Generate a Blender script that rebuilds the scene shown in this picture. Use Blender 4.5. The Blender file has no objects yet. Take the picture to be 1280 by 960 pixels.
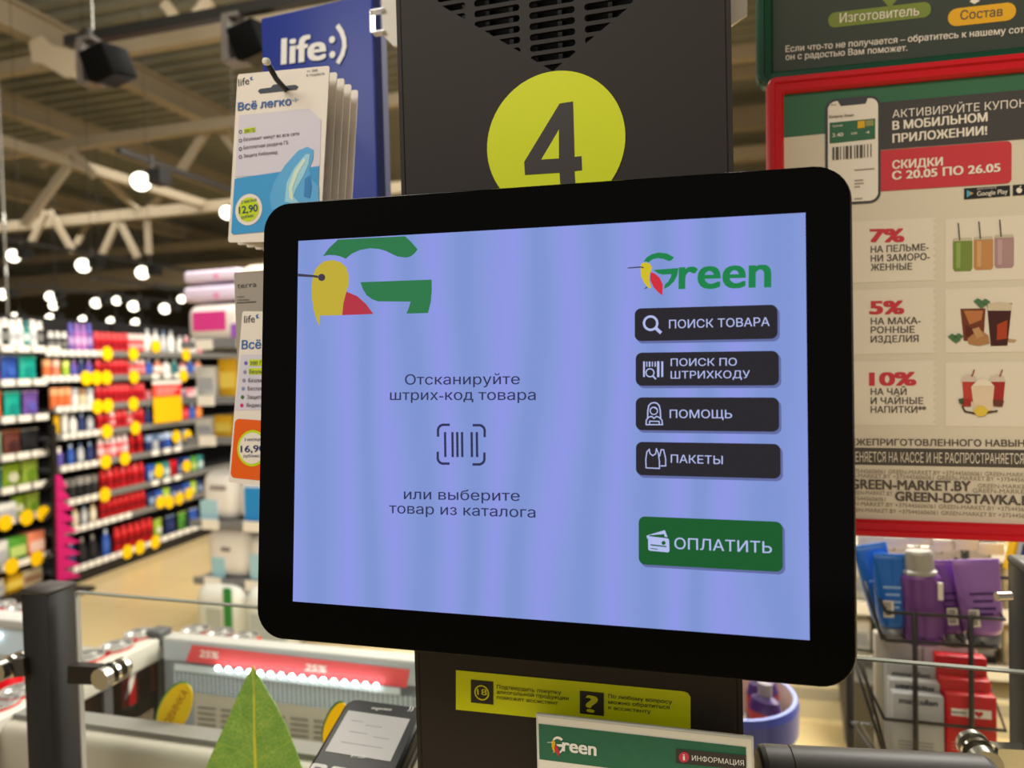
import bpy, bmesh, math, random
import numpy as np
from mathutils import Vector, Matrix
from mathutils.geometry import delaunay_2d_cdt, interpolate_bezier
random.seed(7)
SC = bpy.context.scene
COL = SC.collection
PI = math.pi
# ------------------------------------------------------------------ camera
FPX = 888.0
CAM = Vector((0, 0, 1.45))
_p, _r = math.radians(1.4), math.radians(1.43)
FW = Vector((0, math.cos(_p), -math.sin(_p)))
_u0 = Vector((0, math.sin(_p), math.cos(_p)))
RT = Vector((1, 0, 0)) * math.cos(_r) - _u0 * math.sin(_r)
UP = Vector((1, 0, 0)) * math.sin(_r) + _u0 * math.cos(_r)
cd = bpy.data.cameras.new('camera')
cd.sensor_fit = 'HORIZONTAL'; cd.sensor_width = 36; cd.lens = FPX / 1280 * 36
cd.clip_start = 0.02; cd.clip_end = 200
cd.dof.use_dof = True; cd.dof.focus_distance = 0.46; cd.dof.aperture_fstop = 6.2
co = bpy.data.objects.new('camera', cd); COL.objects.link(co)
_m = Matrix((RT, UP, -FW)).transposed().to_4x4(); _m.translation = CAM
co.matrix_world = _m
SC.camera = co
# ------------------------------------------------------------------ world, light, exposure
SC.view_settings.view_transform = 'Standard'; SC.view_settings.look = 'None'
SC.view_settings.exposure = 0.0; SC.view_settings.gamma = 1.0
SC.view_settings.use_curve_mapping = False
wd = bpy.data.worlds.new('world'); SC.world = wd; wd.use_nodes = True
wd.node_tree.nodes['Background'].inputs[0].default_value = (1.0, .94, .84, 1)
wd.node_tree.nodes['Background'].inputs[1].default_value = 0.45
def area(name, loc, target, sx, sy, power, color=(1, .95, .86)):
    l = bpy.data.lights.new(name, 'AREA'); l.shape = 'RECTANGLE'; l.size = sx; l.size_y = sy
    l.energy = power; l.color = color
    o = bpy.data.objects.new(name, l); COL.objects.link(o); o.location = loc
    o.rotation_euler = (Vector(target) - Vector(loc)).to_track_quat('-Z', 'Y').to_euler()
    return o
area('hall_light_near', (-1.6, -1.6, 3.6), (-.2, .6, 1.2), 2.4, 1.2, 76)
area('hall_light_cooler', (-.3, 1.9, 3.4), (-.5, 1.4, 0), 1.6, 1.6, 50)
area('hall_light_aisle', (-1.2, 4.2, 4.0), (-3.0, 5.8, .7), 3.0, 2.0, 205)
area('hall_light_far', (-5, 12, 4.2), (-5, 12, 0), 8, 6, 480)
area('hall_light_right', (2.5, 2.6, 3.6), (1.2, 2.2, 0), 2.5, 2.5, 430)
# ------------------------------------------------------------------ frames
TH = math.radians(15.5)
KX = Vector((math.cos(TH), -math.sin(TH), 0)); KY = Vector((math.sin(TH), math.cos(TH), 0)); Z = Vector((0, 0, 1))
def ray(x, y):
    return RT * ((x - 640) / FPX) + UP * (-(y - 480) / FPX) + FW
def at_z(x, y, z):
    d = ray(x, y); return CAM + d * ((z - CAM.z) / d.z)
def at_d(x, y, dist):
    return CAM + ray(x, y) * dist
def K(a, b, z): return KX * a + KY * b + Z * z
def camvec(v): return RT * v[0] + UP * v[1] + FW * v[2]
class Frame:
    def __init__(s, o, ex, ey):
        s.o = Vector(o); s.ex = Vector(ex).normalized(); s.n = s.ex.cross(Vector(ey)).normalized(); s.ey = s.n.cross(s.ex)
    def px(s, x, y, dz=0.0):
        d = ray(x, y); t = ((s.o + s.n * dz - CAM).dot(s.n)) / d.dot(s.n)
        q = CAM + d * t - s.o
        return (q.dot(s.ex), q.dot(s.ey))
    def pt(s, u, v, w=0.0): return s.o + s.ex * u + s.ey * v + s.n * w
    def M(s):
        m = Matrix((s.ex, s.ey, s.n)).transposed().to_4x4(); m.translation = s.o; return m
    def shift(s, w): return Frame(s.o + s.n * w, s.ex, s.ey)
# ------------------------------------------------------------------ materials
def lin(c):
    return tuple(((v / 255) / 12.92 if v / 255 <= .04045 else ((v / 255 + .055) / 1.055) ** 2.4) for v in c)
MATS = {}
def mat(c, rough=.5, metal=0, emit=0, spec=.25, noise=0.0, nscale=40, name=None, coat=0):
    key = (tuple(c), rough, metal, emit, spec, noise, nscale, coat)
    if key in MATS: return MATS[key]
    m = bpy.data.materials.new(name or 'surface_%d' % len(MATS)); m.use_nodes = True
    nt = m.node_tree; b = nt.nodes['Principled BSDF']; L = lin(c)
    b.inputs['Roughness'].default_value = rough; b.inputs['Metallic'].default_value = metal
    b.inputs['Specular IOR Level'].default_value = spec
    b.inputs['Coat Weight'].default_value = coat; b.inputs['Coat Roughness'].default_value = .05
    if emit:
        b.inputs['Base Color'].default_value = (0, 0, 0, 1)
        b.inputs['Emission Color'].default_value = (*L, 1); b.inputs['Emission Strength'].default_value = emit
    else:
        b.inputs['Base Color'].default_value = (*L, 1)
        if noise:
            t = nt.nodes.new('ShaderNodeTexCoord'); n = nt.nodes.new('ShaderNodeTexNoise'); n.inputs['Scale'].default_value = nscale
            n.inputs['Detail'].default_value = 4
            r = nt.nodes.new('ShaderNodeMapRange'); r.inputs['To Min'].default_value = 1 - noise; r.inputs['To Max'].default_value = 1 + noise
            x = nt.nodes.new('ShaderNodeMix'); x.data_type = 'RGBA'; x.blend_type = 'MULTIPLY'; x.inputs[0].default_value = 1
            x.inputs[6].default_value = (*L, 1)
            nt.links.new(t.outputs['Object'], n.inputs['Vector']); nt.links.new(n.outputs['Fac'], r.inputs['Value'])
            nt.links.new(r.outputs[0], x.inputs[7]); nt.links.new(x.outputs[2], b.inputs['Base Color'])
    MATS[key] = m
    return m
def glass_mat(name, tint=(1, 1, 1), refl=1.0):
    m = bpy.data.materials.new(name); m.use_nodes = True; nt = m.node_tree; nt.nodes.clear()
    o = nt.nodes.new('ShaderNodeOutputMaterial'); mx = nt.nodes.new('ShaderNodeMixShader')
    f = nt.nodes.new('ShaderNodeFresnel'); f.inputs[0].default_value = 1.0 + .35 * refl
    t = nt.nodes.new('ShaderNodeBsdfTransparent'); t.inputs[0].default_value = (*tint, 1)
    g = nt.nodes.new('ShaderNodeBsdfGlossy'); g.inputs['Roughness'].default_value = .03
    ge = nt.nodes.new('ShaderNodeNewGeometry'); iv = nt.nodes.new('ShaderNodeMath'); iv.operation = 'SUBTRACT'; iv.inputs[0].default_value = 1
    mu = nt.nodes.new('ShaderNodeMath'); mu.operation = 'MULTIPLY'
    nt.links.new(ge.outputs['Backfacing'], iv.inputs[1]); nt.links.new(f.outputs[0], mu.inputs[0]); nt.links.new(iv.outputs[0], mu.inputs[1]); nt.links.new(mu.outputs[0], mx.inputs[0]); nt.links.new(t.outputs[0], mx.inputs[1]); nt.links.new(g.outputs[0], mx.inputs[2])
    nt.links.new(mx.outputs[0], o.inputs[0])
    return m
GLASS = glass_mat('clear_glass', (.97, .985, .97))
FILM = glass_mat('clear_film', (.98, .98, .98), 1.3)
# ------------------------------------------------------------------ mesh builder
_tc = {}
def text_raw(s, bold=0):
    """flat lettering: glyph outlines triangulated, then only what the outlines wind round is kept (overlapping strokes stay solid)"""
    if s in _tc: return _tc[s]
    c = bpy.data.curves.new('lettering', 'FONT'); c.body = s; c.fill_mode = 'NONE'
    o = bpy.data.objects.new('lettering', c); COL.objects.link(o)
    dg = bpy.context.evaluated_depsgraph_get(); cu = o.evaluated_get(dg).to_curve(dg); R = []
    for sp in cu.splines:
        P = []; b = sp.bezier_points
        for i in range(len(b)):
            p, q = b[i], b[(i + 1) % len(b)]; d = (q.co - p.co).normalized()
            fl = all(h.length < 1e-6 or h.normalized().cross(d).length < 1e-4 for h in (p.handle_right - p.co, q.co - q.handle_left))
            for k in interpolate_bezier(p.co, p.handle_right, q.handle_left, q.co, 2 if fl else 5)[:-1]:
                if not P or (k.to_2d() - P[-1]).length > 1e-5: P.append(k.to_2d())
        if len(P) > 2 and (P[0] - P[-1]).length < 1e-5: P.pop()
        if len(P) > 2: R.append(P)
    o.to_curve_clear(); bpy.data.objects.remove(o); bpy.data.curves.remove(c)
    V = []; E = []
    for P in R:
        b = len(V); V += P; E += [(b + i, b + (i + 1) % len(P)) for i in range(len(P))]
    v, _, f, _, _, _ = delaunay_2d_cdt(V, E, [], 0, 1e-6, False)
    A = np.array([(p.x, p.y) for p in v]); T = np.array([list(t) for t in f]); cen = A[T].mean(axis=1)
    W = np.zeros(len(T), int)
    for P in R:
        a = np.array([(p.x, p.y) for p in P]); b = np.roll(a, -1, axis=0)
        x, y = cen[:, :1], cen[:, 1:]
        left = (b[:, 0] - a[:, 0]) * (y - a[:, 1]) - (x - a[:, 0]) * (b[:, 1] - a[:, 1])
        W += ((a[:, 1] <= y) & (b[:, 1] > y) & (left > 0)).sum(1) - ((a[:, 1] > y) & (b[:, 1] <= y) & (left < 0)).sum(1)
    F = []
    for t in T[W != 0]:
        p, q, r = A[t]
        F.append(tuple(int(k) for k in (t if (q[0] - p[0]) * (r[1] - p[1]) - (q[1] - p[1]) * (r[0] - p[0]) > 0 else t[::-1])))
    usd = sorted({k for t in F for k in t}); mp = {k: i for i, k in enumerate(usd)}
    V = [(float(A[k][0]), float(A[k][1]), 0.0) for k in usd]; F = [tuple(mp[k] for k in t) for t in F]
    _tc[s] = (V, F, min(p[0] for p in V), max(p[0] for p in V))
    return _tc[s]
CAPH = .727
def circ(cx, cy, r, n=32, a0=0, a1=2 * PI, ry=None):
    return [(cx + r * math.cos(a0 + (a1 - a0) * i / n), cy + (ry or r) * math.sin(a0 + (a1 - a0) * i / n)) for i in range(n)]
def rrect(x0, y0, x1, y1, r, n=6):
    if x0 > x1: x0, x1 = x1, x0
    if y0 > y1: y0, y1 = y1, y0
    P = []
    for cx, cy, a in ((x1 - r, y1 - r, 0), (x0 + r, y1 - r, PI / 2), (x0 + r, y0 + r, PI), (x1 - r, y0 + r, 1.5 * PI)):
        for i in range(n + 1):
            t = a + PI / 2 * i / n; P.append((cx + r * math.cos(t), cy + r * math.sin(t)))
    return P
def area2(P): return sum(P[i - 1][0] * P[i][1] - P[i][0] * P[i - 1][1] for i in range(len(P)))
class MB:
    def __init__(s): s.v = []; s.f = []; s.mi = []; s.sm = []; s.mats = []
    def m(s, mt):
        if mt not in s.mats: s.mats.append(mt)
        return s.mats.index(mt)
    def add(s, V, F, mt, M=None, smooth=False):
        b = len(s.v); i = s.m(mt)
        for v in V:
            v = Vector(v); s.v.append(M @ v if M else v)
        for f in F: s.f.append([q + b for q in f]); s.mi.append(i); s.sm.append(smooth)
        return s
    def box(s, c, d, mt, M=None):
        x, y, z = c; a, b, e = d[0] / 2, d[1] / 2, d[2] / 2
        V = [(x + i * a, y + j * b, z + k * e) for i in (-1, 1) for j in (-1, 1) for k in (-1, 1)]
        return s.add(V, [(0, 1, 3, 2), (4, 6, 7, 5), (0, 4, 5, 1), (2, 3, 7, 6), (0, 2, 6, 4), (1, 5, 7, 3)], mt, M)
    def rbox(s, c, d, r, mt, M=None, seg=3):
        bm = bmesh.new(); bmesh.ops.create_cube(bm, size=1)
        for v in bm.verts: v.co = Vector((v.co.x * d[0] + c[0], v.co.y * d[1] + c[1], v.co.z * d[2] + c[2]))
        bmesh.ops.bevel(bm, geom=bm.edges[:], offset=r, segments=seg, profile=.5, affect='EDGES')
        bm.verts.index_update()
        s.add([v.co.copy() for v in bm.verts], [[v.index for v in f.verts] for f in bm.faces], mt, M, True); bm.free(); return s
    def prism(s, P, z0, z1, mt, M=None, smooth=False):
        if area2(P) < 0: P = P[::-1]
        n = len(P); V = [(x, y, z0) for x, y in P] + [(x, y, z1) for x, y in P]
        s.add(V, [list(range(n))[::-1], list(range(n, 2 * n))], mt, M)
        b = len(s.v) - 2 * n; i = s.m(mt)
        for k in range(n):
            s.f.append([b + k, b + (k + 1) % n, b + n + (k + 1) % n, b + n + k]); s.mi.append(i); s.sm.append(smooth)
        return s
    def flat(s, P, z, mt, M=None):
        if area2(P) < 0: P = P[::-1]
        return s.add([(x, y, z) for x, y in P], [list(range(len(P)))], mt, M)
    def ringplate(s, O, I, z, mt, M=None):
        n = len(O); V = [(x, y, z) for x, y in O] + [(x, y, z) for x, y in I]
        return s.add(V, [(k, (k + 1) % n, n + (k + 1) % n, n + k) for k in range(n)], mt, M)
    def lathe(s, prof, mts, seg=16, M=None, sx=1, sy=1):
        # prof: list of (r, z); mts: one material or one per segment
        for i in range(len(prof) - 1):
            (r0, z0), (r1, z1) = prof[i], prof[i + 1]
            mt = mts[i] if isinstance(mts, (list, tuple)) else mts
            V = []; F = []
            for k in range(seg):
                a = 2 * PI * k / seg; V += [(r0 * sx * math.cos(a), r0 * sy * math.sin(a), z0), (r1 * sx * math.cos(a), r1 * sy * math.sin(a), z1)]
            for k in range(seg):
                q = (k + 1) % seg; F.append((2 * k, 2 * q, 2 * q + 1, 2 * k + 1))
            s.add(V, F, mt, M, True)
        return s
    def cyl(s, p0, p1, r, mt, seg=12, r1=None, caps=True):
        p0 = Vector(p0); p1 = Vector(p1); d = p1 - p0; L = d.length
        M = Matrix.Translation(p0) @ d.to_track_quat('Z', 'Y').to_matrix().to_4x4(); r1 = r if r1 is None else r1
        V = []; F = []
        for k in range(seg):
            a = 2 * PI * k / seg; V += [(r * math.cos(a), r * math.sin(a), 0), (r1 * math.cos(a), r1 * math.sin(a), L)]
        for k in range(seg):
            q = (k + 1) % seg; F.append((2 * k, 2 * q, 2 * q + 1, 2 * k + 1))
        s.add(V, F, mt, M, True)
        if caps: s.add(V, [[2 * k for k in range(seg)][::-1], [2 * k + 1 for k in range(seg)]], mt, M)
        return s
    def tube(s, P, r, mt, seg=8):
        P = [Vector(p) for p in P]; V = []; F = []
        ref = None
        for i, p in enumerate(P):
            t = (P[min(i + 1, len(P) - 1)] - P[max(i - 1, 0)]).normalized()
            if ref is None: ref = t.orthogonal().normalized()
            ref = (ref - t * ref.dot(t)).normalized(); b = t.cross(ref)
            for k in range(seg):
                a = 2 * PI * k / seg; V.append(p + ref * (r * math.cos(a)) + b * (r * math.sin(a)))
        for i in range(len(P) - 1):
            for k in range(seg):
                q = (k + 1) % seg; F.append((i * seg + k, i * seg + q, (i + 1) * seg + q, (i + 1) * seg + k))
        F.append(list(range(seg))[::-1]); F.append([(len(P) - 1) * seg + k for k in range(seg)])
        return s.add(V, F, mt, None, True)
    def beam(s, p0, p1, w, h, mt):
        p0 = Vector(p0); p1 = Vector(p1); d = (p1 - p0); L = d.length; x = d.normalized()
        y = Z.cross(x)
        y = y.normalized() if y.length > 1e-3 else Vector((1, 0, 0)); z = x.cross(y)
        M = Matrix((x, y, z)).transposed().to_4x4(); M.translation = (p0 + p1) / 2
        return s.box((0, 0, 0), (L, w, h), mt, M)
    def stroke(s, P, w, z, mt, closed=False):
        P = [Vector(p) for p in P]; n = len(P)
        for i in range(n if closed else n - 1):
            a, b = P[i], P[(i + 1) % n]; d = (b - a)
            if d.length < 1e-9: continue
            q = Vector((-d.y, d.x)).normalized() * w / 2
            e = d.normalized() * w * .3
            a = a - e; b = b + e
            zz = z + i * 1.5e-5; s.add([(*(a - q), zz), (*(b - q), zz), (*(b + q), zz), (*(a + q), zz)], [(0, 1, 2, 3)], mt)
        return s
    def text(s, F, body, p0, p1, hpx, z, mt, bold=0.0, italic=0.0):
        """lettering from photo point p0 to p1 (baseline ends) lying in frame F at height z over its plane"""
        V, Fc, x0, x1 = text_raw(body, 0)
        a = Vector(F.px(*p0, z)); b = Vector(F.px(*p1, z)); d = b - a
        up = Vector(F.px(p0[0], p0[1] - hpx, z)); h = abs((up - a).y)
        sx = d.length / (x1 - x0); sy = h / CAPH; e = d.normalized(); q = Vector((-e.y, e.x))
        B = [0.0] if bold <= 0 else [-bold, 0.0, bold]
        dz = 0.0
        for sh in B:
            for tv in ([0.0] if bold <= .012 else [-bold * .5, bold * .5]):
                out = []
                for x, y, _ in V:
                    w = a + e * ((x - x0 + sh) * sx + y * sy * italic) + q * ((y + tv) * sy); out.append((w.x, w.y, z + dz))
                dz += 3e-5; s.add(out, Fc, mt)
        return s
    def pp(s, F, P, z, mt, off=(0, 0), k=1.0):
        return s.flat([F.px(x / k + off[0], y / k + off[1], z) for x, y in P], z, mt)
    def build(s, name, parent=None, M=None, loc=None, rotz=0):
        me = bpy.data.meshes.new(name); me.from_pydata([tuple(v) for v in s.v], [], s.f)
        for mt in s.mats: me.materials.append(mt)
        me.polygons.foreach_set('material_index', s.mi); me.polygons.foreach_set('use_smooth', s.sm); me.update()
        o = bpy.data.objects.new(name, me); COL.objects.link(o)
        if parent is not None: o.parent = parent
        if M is not None: o.matrix_local = M
        if loc is not None: o.location = loc; o.rotation_euler = (0, 0, rotz)
        return o
def tag(o, label, cat, group=None):
    o['label'] = label; o['category'] = cat
    if group: o['group'] = group
    return o
def thing(name, label, cat, M=None, group=None):
    o = bpy.data.objects.new(name, None); COL.objects.link(o); o.empty_display_size = .05
    if M is not None: o.matrix_world = M
    return tag(o, label, cat, group)
def struct(o): o['kind'] = 'structure'; return o
def clip(P, a, b):
    """keep the part of convex polygon P left of line a->b"""
    out = []
    def sd(p): return (b[0] - a[0]) * (p[1] - a[1]) - (b[1] - a[1]) * (p[0] - a[0])
    for i in range(len(P)):
        p, q = P[i - 1], P[i]; u, v = sd(p), sd(q)
        if u >= 0: out.append(p)
        if u * v < 0:
            t = u / (u - v); out.append((p[0] + t * (q[0] - p[0]), p[1] + t * (q[1] - p[1])))
    return out
# ------------------------------------------------------------------ common materials
BLACKM = mat((34, 31, 29), .45); DARKPL = mat((39, 33, 28), .6, noise=.05, nscale=300)
STEEL = mat((170, 168, 160), .25, 1); CHROME = mat((215, 210, 200), .12, 1)
CREAM = mat((160, 146, 122), .6, noise=.08, nscale=2); WHITE = mat((236, 232, 224), .5); GREY = mat((140, 140, 138), .5)
RED = mat((205, 22, 34), .35); GOLD = mat((248, 196, 0), .5); PALE = mat((222, 216, 204), .6)
# ================================================================== ROOM
def floor_mat():
    m = bpy.data.materials.new('beige_floor_tile'); m.use_nodes = True; nt = m.node_tree; b = nt.nodes['Principled BSDF']
    t = nt.nodes.new('ShaderNodeTexCoord'); br = nt.nodes.new('ShaderNodeTexBrick')
    br.offset = 0; br.inputs['Scale'].default_value = 1; br.inputs['Brick Width'].default_value = .6; br.inputs['Row Height'].default_value = .6
    br.inputs['Mortar Size'].default_value = .003
    br.inputs['Color1'].default_value = (*lin((205, 182, 134)), 1); br.inputs['Color2'].default_value = (*lin((200, 176, 128)), 1)
    br.inputs['Mortar'].default_value = (*lin((160, 140, 102)), 1)
    nt.links.new(t.outputs['Object'], br.inputs['Vector']); nt.links.new(br.outputs['Color'], b.inputs['Base Color'])
    b.inputs['Roughness'].default_value = .28
    return m
RZ = Matrix.Rotation(-TH, 4, 'Z')
fl = MB().box((-3, 13, -.05), (40, 40, .1), floor_mat()).build('floor', M=RZ); struct(fl)
DECK = mat((132, 131, 118), .55, noise=.12, nscale=1.5)
c = MB(); V = []; F = []
b = -3.0; prof = []
while b < 31:
    prof += [(b, 0), (b + .09, 0), (b + .12, .07), (b + .21, .07)]; b += .24
for (bb, h) in prof: V += [(-24, bb, 5.3 + h), (14, bb, 5.3 + h)]
for i in range(len(prof) - 1): F.append((2 * i, 2 * i + 2, 2 * i + 3, 2 * i + 1))
c.add(V, F, DECK); struct(c.build('ceiling', M=RZ))
struct(MB().box((-5, 31, 2.7), (38, .2, 5.4), mat((30, 28, 27), .7)).build('wall_back', M=RZ))
struct(MB().box((-24, 13, 2.7), (.2, 38, 5.4), mat((120, 108, 84), .7)).build('wall_left', M=RZ))
# ---- roof steel: every member sits on its own level, ends read off where the photo shows them
def steel(p0, p1, w=.16, h=.2, flange=False):
    m = MB()
    if flange:
        m.beam(p0, p1, .03, h, CREAM); up = Vector((0, 0, h / 2))
        m.beam(Vector(p0) - up, Vector(p1) - up, w, .03, CREAM); m.beam(Vector(p0) + up, Vector(p1) + up, w, .03, CREAM)
    else: m.beam(p0, p1, w, h, CREAM)
    return struct(m.build('ceiling_beam'))
def ext(p, d, l0, l1): return p + d * l0, p + d * l1
zt = 4.95; zb = 4.05
p = at_z(150, 88, zt); steel(*ext(p, KY, -7, 12), .16, .26, True)
p = at_z(66, 152, zt); steel(*ext(p, KY, -6, 9), .16, .24, True)
p = at_z(85, 203, zb + .05); steel(*ext(p, KY, -5, 6), .12, .12)
p = at_z(205, 52, 4.6); steel(*ext(p, KX, -9, 12), .10, .13)
p2 = at_z(200, 166, zb + .35); steel(*ext(p2, KX, -2.6, 12), .12, .13)
p3 = at_z(150, 270, zb); steel(*ext(p3, KX, -3, 14), .13, .16)
p4 = at_z(120, 352, 3.9); steel(*ext(p4, KX, -8, 14), .2, .5)
p5 = at_z(120, 318, 4.6); steel(*ext(p5, KX, -10, 14), .16, .2)
p6 = at_z(60, 250, zt); steel(*ext(p6, KY, -3, 7), .2, .25, True)
def diag(x0, y0, x1, y1, dist0, dist1, w=.08):
    steel(at_d(x0, y0, dist0), at_d(x1, y1, dist1), w, w)
d2 = (p2 - CAM).dot(FW); d3 = (p3 - CAM).dot(FW)
dA = (at_z(85, 207, zb) - CAM).dot(FW)
for (x0, y0, x1, y1, da, db) in ((85, 208, 30, 282, dA, dA), (268, 150, 222, 218, d2, d2), (266, 150, 300, 196, d2, d2), (92, 190, 118, 220, d2, d2),
        (50, 205, 95, 188, d2, d2), (62, 264, 92, 316, d3, d3), (58, 264, 38, 306, d3, d3), (146, 278, 126, 322, d3, d3), (150, 278, 172, 322, d3, d3),
        (184, 276, 186, 318, d3, d3), (130, 222, 172, 262, d3 * .9, d3), (200, 246, 180, 268, d3, d3), (207, 5, 224, 28, 6, 6), (262, 0, 244, 24, 6, 6), (118, 262, 95, 306, d3 * 1.2, d3 * 1.2)):
    diag(x0, y0, x1, y1, da, db)
# right of the kiosk: roof members seen in the slot beside the poster
pr = at_z(940, 148, 4.9); steel(*ext(pr, KX, -3, 5), .2, .3)
pr = at_z(940, 90, 5.0); steel(*ext(pr, KX, -3, 5), .14, .12)
pr = at_z(938, 196, 4.9); steel(*ext(pr, KX, -3, 6), .2, .16)
# gusset plate at the first node
g = MB(); gp = [at_d(*q, 6.2) for q in ((36, 52), (52, 44), (64, 56), (104, 66), (92, 96), (82, 97), (54, 80), (40, 78))]
n0 = [v + FW * .04 for v in gp]
g.add(gp + n0, [list(range(8)), list(range(8, 16))[::-1]] + [(i, (i + 1) % 8, 8 + (i + 1) % 8, 8 + i) for i in range(8)], CREAM)
struct(g.build('ceiling_beam'))
# ================================================================== LIGHT TRACKS
TRK = mat((38, 36, 34), .4); LAMPBODY = mat((26, 24, 23), .5)
def track(p0, p1, label, w=.03):
    t = thing('light_track', label, 'light track', Matrix.Translation(p0), 'ceiling light tracks')
    d = p1 - p0
    MB().beam((0, 0, 0), d, w, w * 1.1, TRK).build('rail', t)
    n = max(2, int(d.length / 2.2))
    for i in range(n):
        q = d * ((i + .08) / n)
        MB().cyl(q, q + Z * (5.3 - p0.z), .0022 if w > .034 else .001, STEEL if w > .034 else TRK, 6).build('suspension_cable', t)
    return t
trn = track(at_z(84, 53, 2.78), at_z(84, 53, 2.78) + KX * 3.2, 'near black ceiling track with cable, above the white hanging cards', .035)
q = at_z(148, 188, 2.78); track(q, q + KY * 6, 'black ceiling track carrying the largest glowing spotlight')
q = at_z(90, 313, 2.72); track(q - KY * 1.6, q + KY * 4.5, 'black ceiling track with three glowing lamps above the red product block')
for i, (x, y) in enumerate(((62, 360), (150, 352), (225, 360))):
    q = at_z(x, y, 2.75); track(q - KY * .5, q + KY * 7, ['far left', 'far middle', 'far right'][i] + ' black ceiling track in the dark back of the shop')
LIT = mat((255, 246, 222), .3, emit=5.0)
def spotlight(pos, r, aim, label, rod=True, lit=True, group='glowing ceiling spotlights'):
    """pos is the lens centre; aim the direction it faces"""
    aim = aim.normalized(); R = aim.to_track_quat('Z', 'Y').to_matrix().to_4x4(); R.translation = pos
    t = thing('track_spotlight', label, 'spotlight', R, group)
    MB().lathe([(0, -2.1 * r), (.75 * r, -2.1 * r), (1.0 * r, -.3 * r), (1.05 * r, .06 * r), (.96 * r, .06 * r), (.94 * r, -.05 * r)], LAMPBODY, 18).build('housing', t)
    MB().lathe([(.94 * r, -.04 * r), (.6 * r, .02 * r), (0, .05 * r)], LIT if lit else BLACKM, 18).build('lens', t)
    inv = R.inverted()
    w = lambda v: inv @ (pos + v)
    m = MB(); side = KX * (1.4 * r)
    m.tube([w(side + Z * (1.9 * r)), w(side), w(side * .95 - aim * r), w(KX * .9 * r - aim * r)], .12 * r, TRK, 6); m.build('bracket', t)
    MB().cyl(w(side + Z * 1.8 * r), w(side + Z * 2.5 * r), .18 * r, TRK, 8).build('track_adapter', t)
    if rod: MB().cyl(w(side + Z * 2.4 * r), w(side + Z * (5.31 - pos.z)), .0025, TRK, 6).build('drop_rod', t)
    a = side + KX * .85 * r - aim * .9 * r
    b = MB(); C8 = [w(a + KX * (i * .75 * r) + KY * (j * .8 * r) + Z * (k * .75 * r)) for i in (-1, 1) for j in (-1, 1) for k in (-1, 1)]
    b.add(C8, [(0, 1, 3, 2), (4, 6, 7, 5), (0, 4, 5, 1), (2, 3, 7, 6), (0, 2, 6, 4), (1, 5, 7, 3)], LAMPBODY); b.build('driver_box', t)
    return t
LAMPS = [(176, 227, 15, 2.62, 'largest glowing ceiling spotlight, left of the white hanging cards'),
 (284, 266, 11, 2.55, 'glowing spotlight half hidden by the white hanging cards'),
 (17, 320, 10, 2.56, 'glowing spotlight beside the metal pole, first of three on its track'),
 (104, 332, 11, 2.56, 'glowing spotlight in the middle of the track of three'),
 (178, 341, 10, 2.56, 'glowing spotlight at the far end of the track of three'),
 (3, 368, 8, 2.56, 'far glowing lamp at the left edge, left of the metal pole'),
 (63, 371, 7.5, 2.56, 'far glowing lamp, upper of a touching pair'),
 (67, 382, 6.5, 2.52, 'far glowing lamp, lower of a touching pair'),
 (120, 379, 7.5, 2.56, 'far glowing lamp above the lilac and blue spray cans'),
 (146, 376, 6.5, 2.6, 'far narrow glowing lamp above the red cans'),
 (167, 383, 8, 2.56, 'far glowing lamp above the right half of the red cans'),
 (206, 386, 8, 2.56, 'far glowing lamp above the white bottles right of the red block'),
 (227, 374, 6, 2.6, 'far glowing lamp touching the lilac paper packs'),
 (19, 396, 6, 2.52, 'low far glowing lamp just right of the metal pole'),
 (63, 398, 7, 2.52, 'low far glowing lamp above the black-capped cans'),
 (104, 400, 6.5, 2.52, 'low far glowing lamp above the violet cans'),
 (139, 402, 6.5, 2.52, 'low far glowing lamp above the left of the red cans'),
 (170, 404, 7, 2.52, 'low far glowing lamp above the right of the red cans'),
 (206, 384, 5, 2.8, None)]
for (x, y, r, z, lab) in LAMPS:
    if lab is None: continue
    p = at_z(x, y, z); dist = (p - CAM).dot(FW)
    spotlight(p, r * dist / FPX * .82, (CAM - p).normalized() + Vector((random.uniform(-.12, .12), 0, -.25)), lab, x != 176)
# two unlit heads on the near track
def box_head(x0, yb, dist, label):
    p = at_d(x0, yb, dist)
    t = thing('track_spotlight', label, 'spotlight', Matrix.Translation(p) @ RZ, 'unlit box spotlights on the near track')
    br = mat((104, 98, 92), .4)
    MB().box((-.02, 0, .06), (.03, .06, .16), br).box((0, 0, .15), (.07, .05, .015), br).box((.01, 0, -.018), (.07, .06, .008), br).build('bracket', t)
    h = MB(); Mh = Matrix.Translation((.068, .02, .055)) @ Matrix.Rotation(math.radians(-14), 4, 'Y') @ Matrix.Rotation(math.radians(12), 4, 'X')
    h.rbox((0, 0, 0), (.115, .14, .115), .008, mat((5, 5, 5), .85, spec=.1), Mh, 2); h.build('housing', t)
    MB().box((0, 0, -.06), (.095, .11, .004), mat((14, 13, 13), .2), Mh).build('lens', t)
    MB().cyl((.0, 0, .155), (.0, 0, .19), .02, TRK, 10).build('track_adapter', t)
box_head(113, 100, 2.72, 'black box spotlight on the near track, left of the largest glowing lamp')
box_head(294, 73, 2.62, 'black box spotlight on the near track, half hidden by the blue panel')
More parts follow.
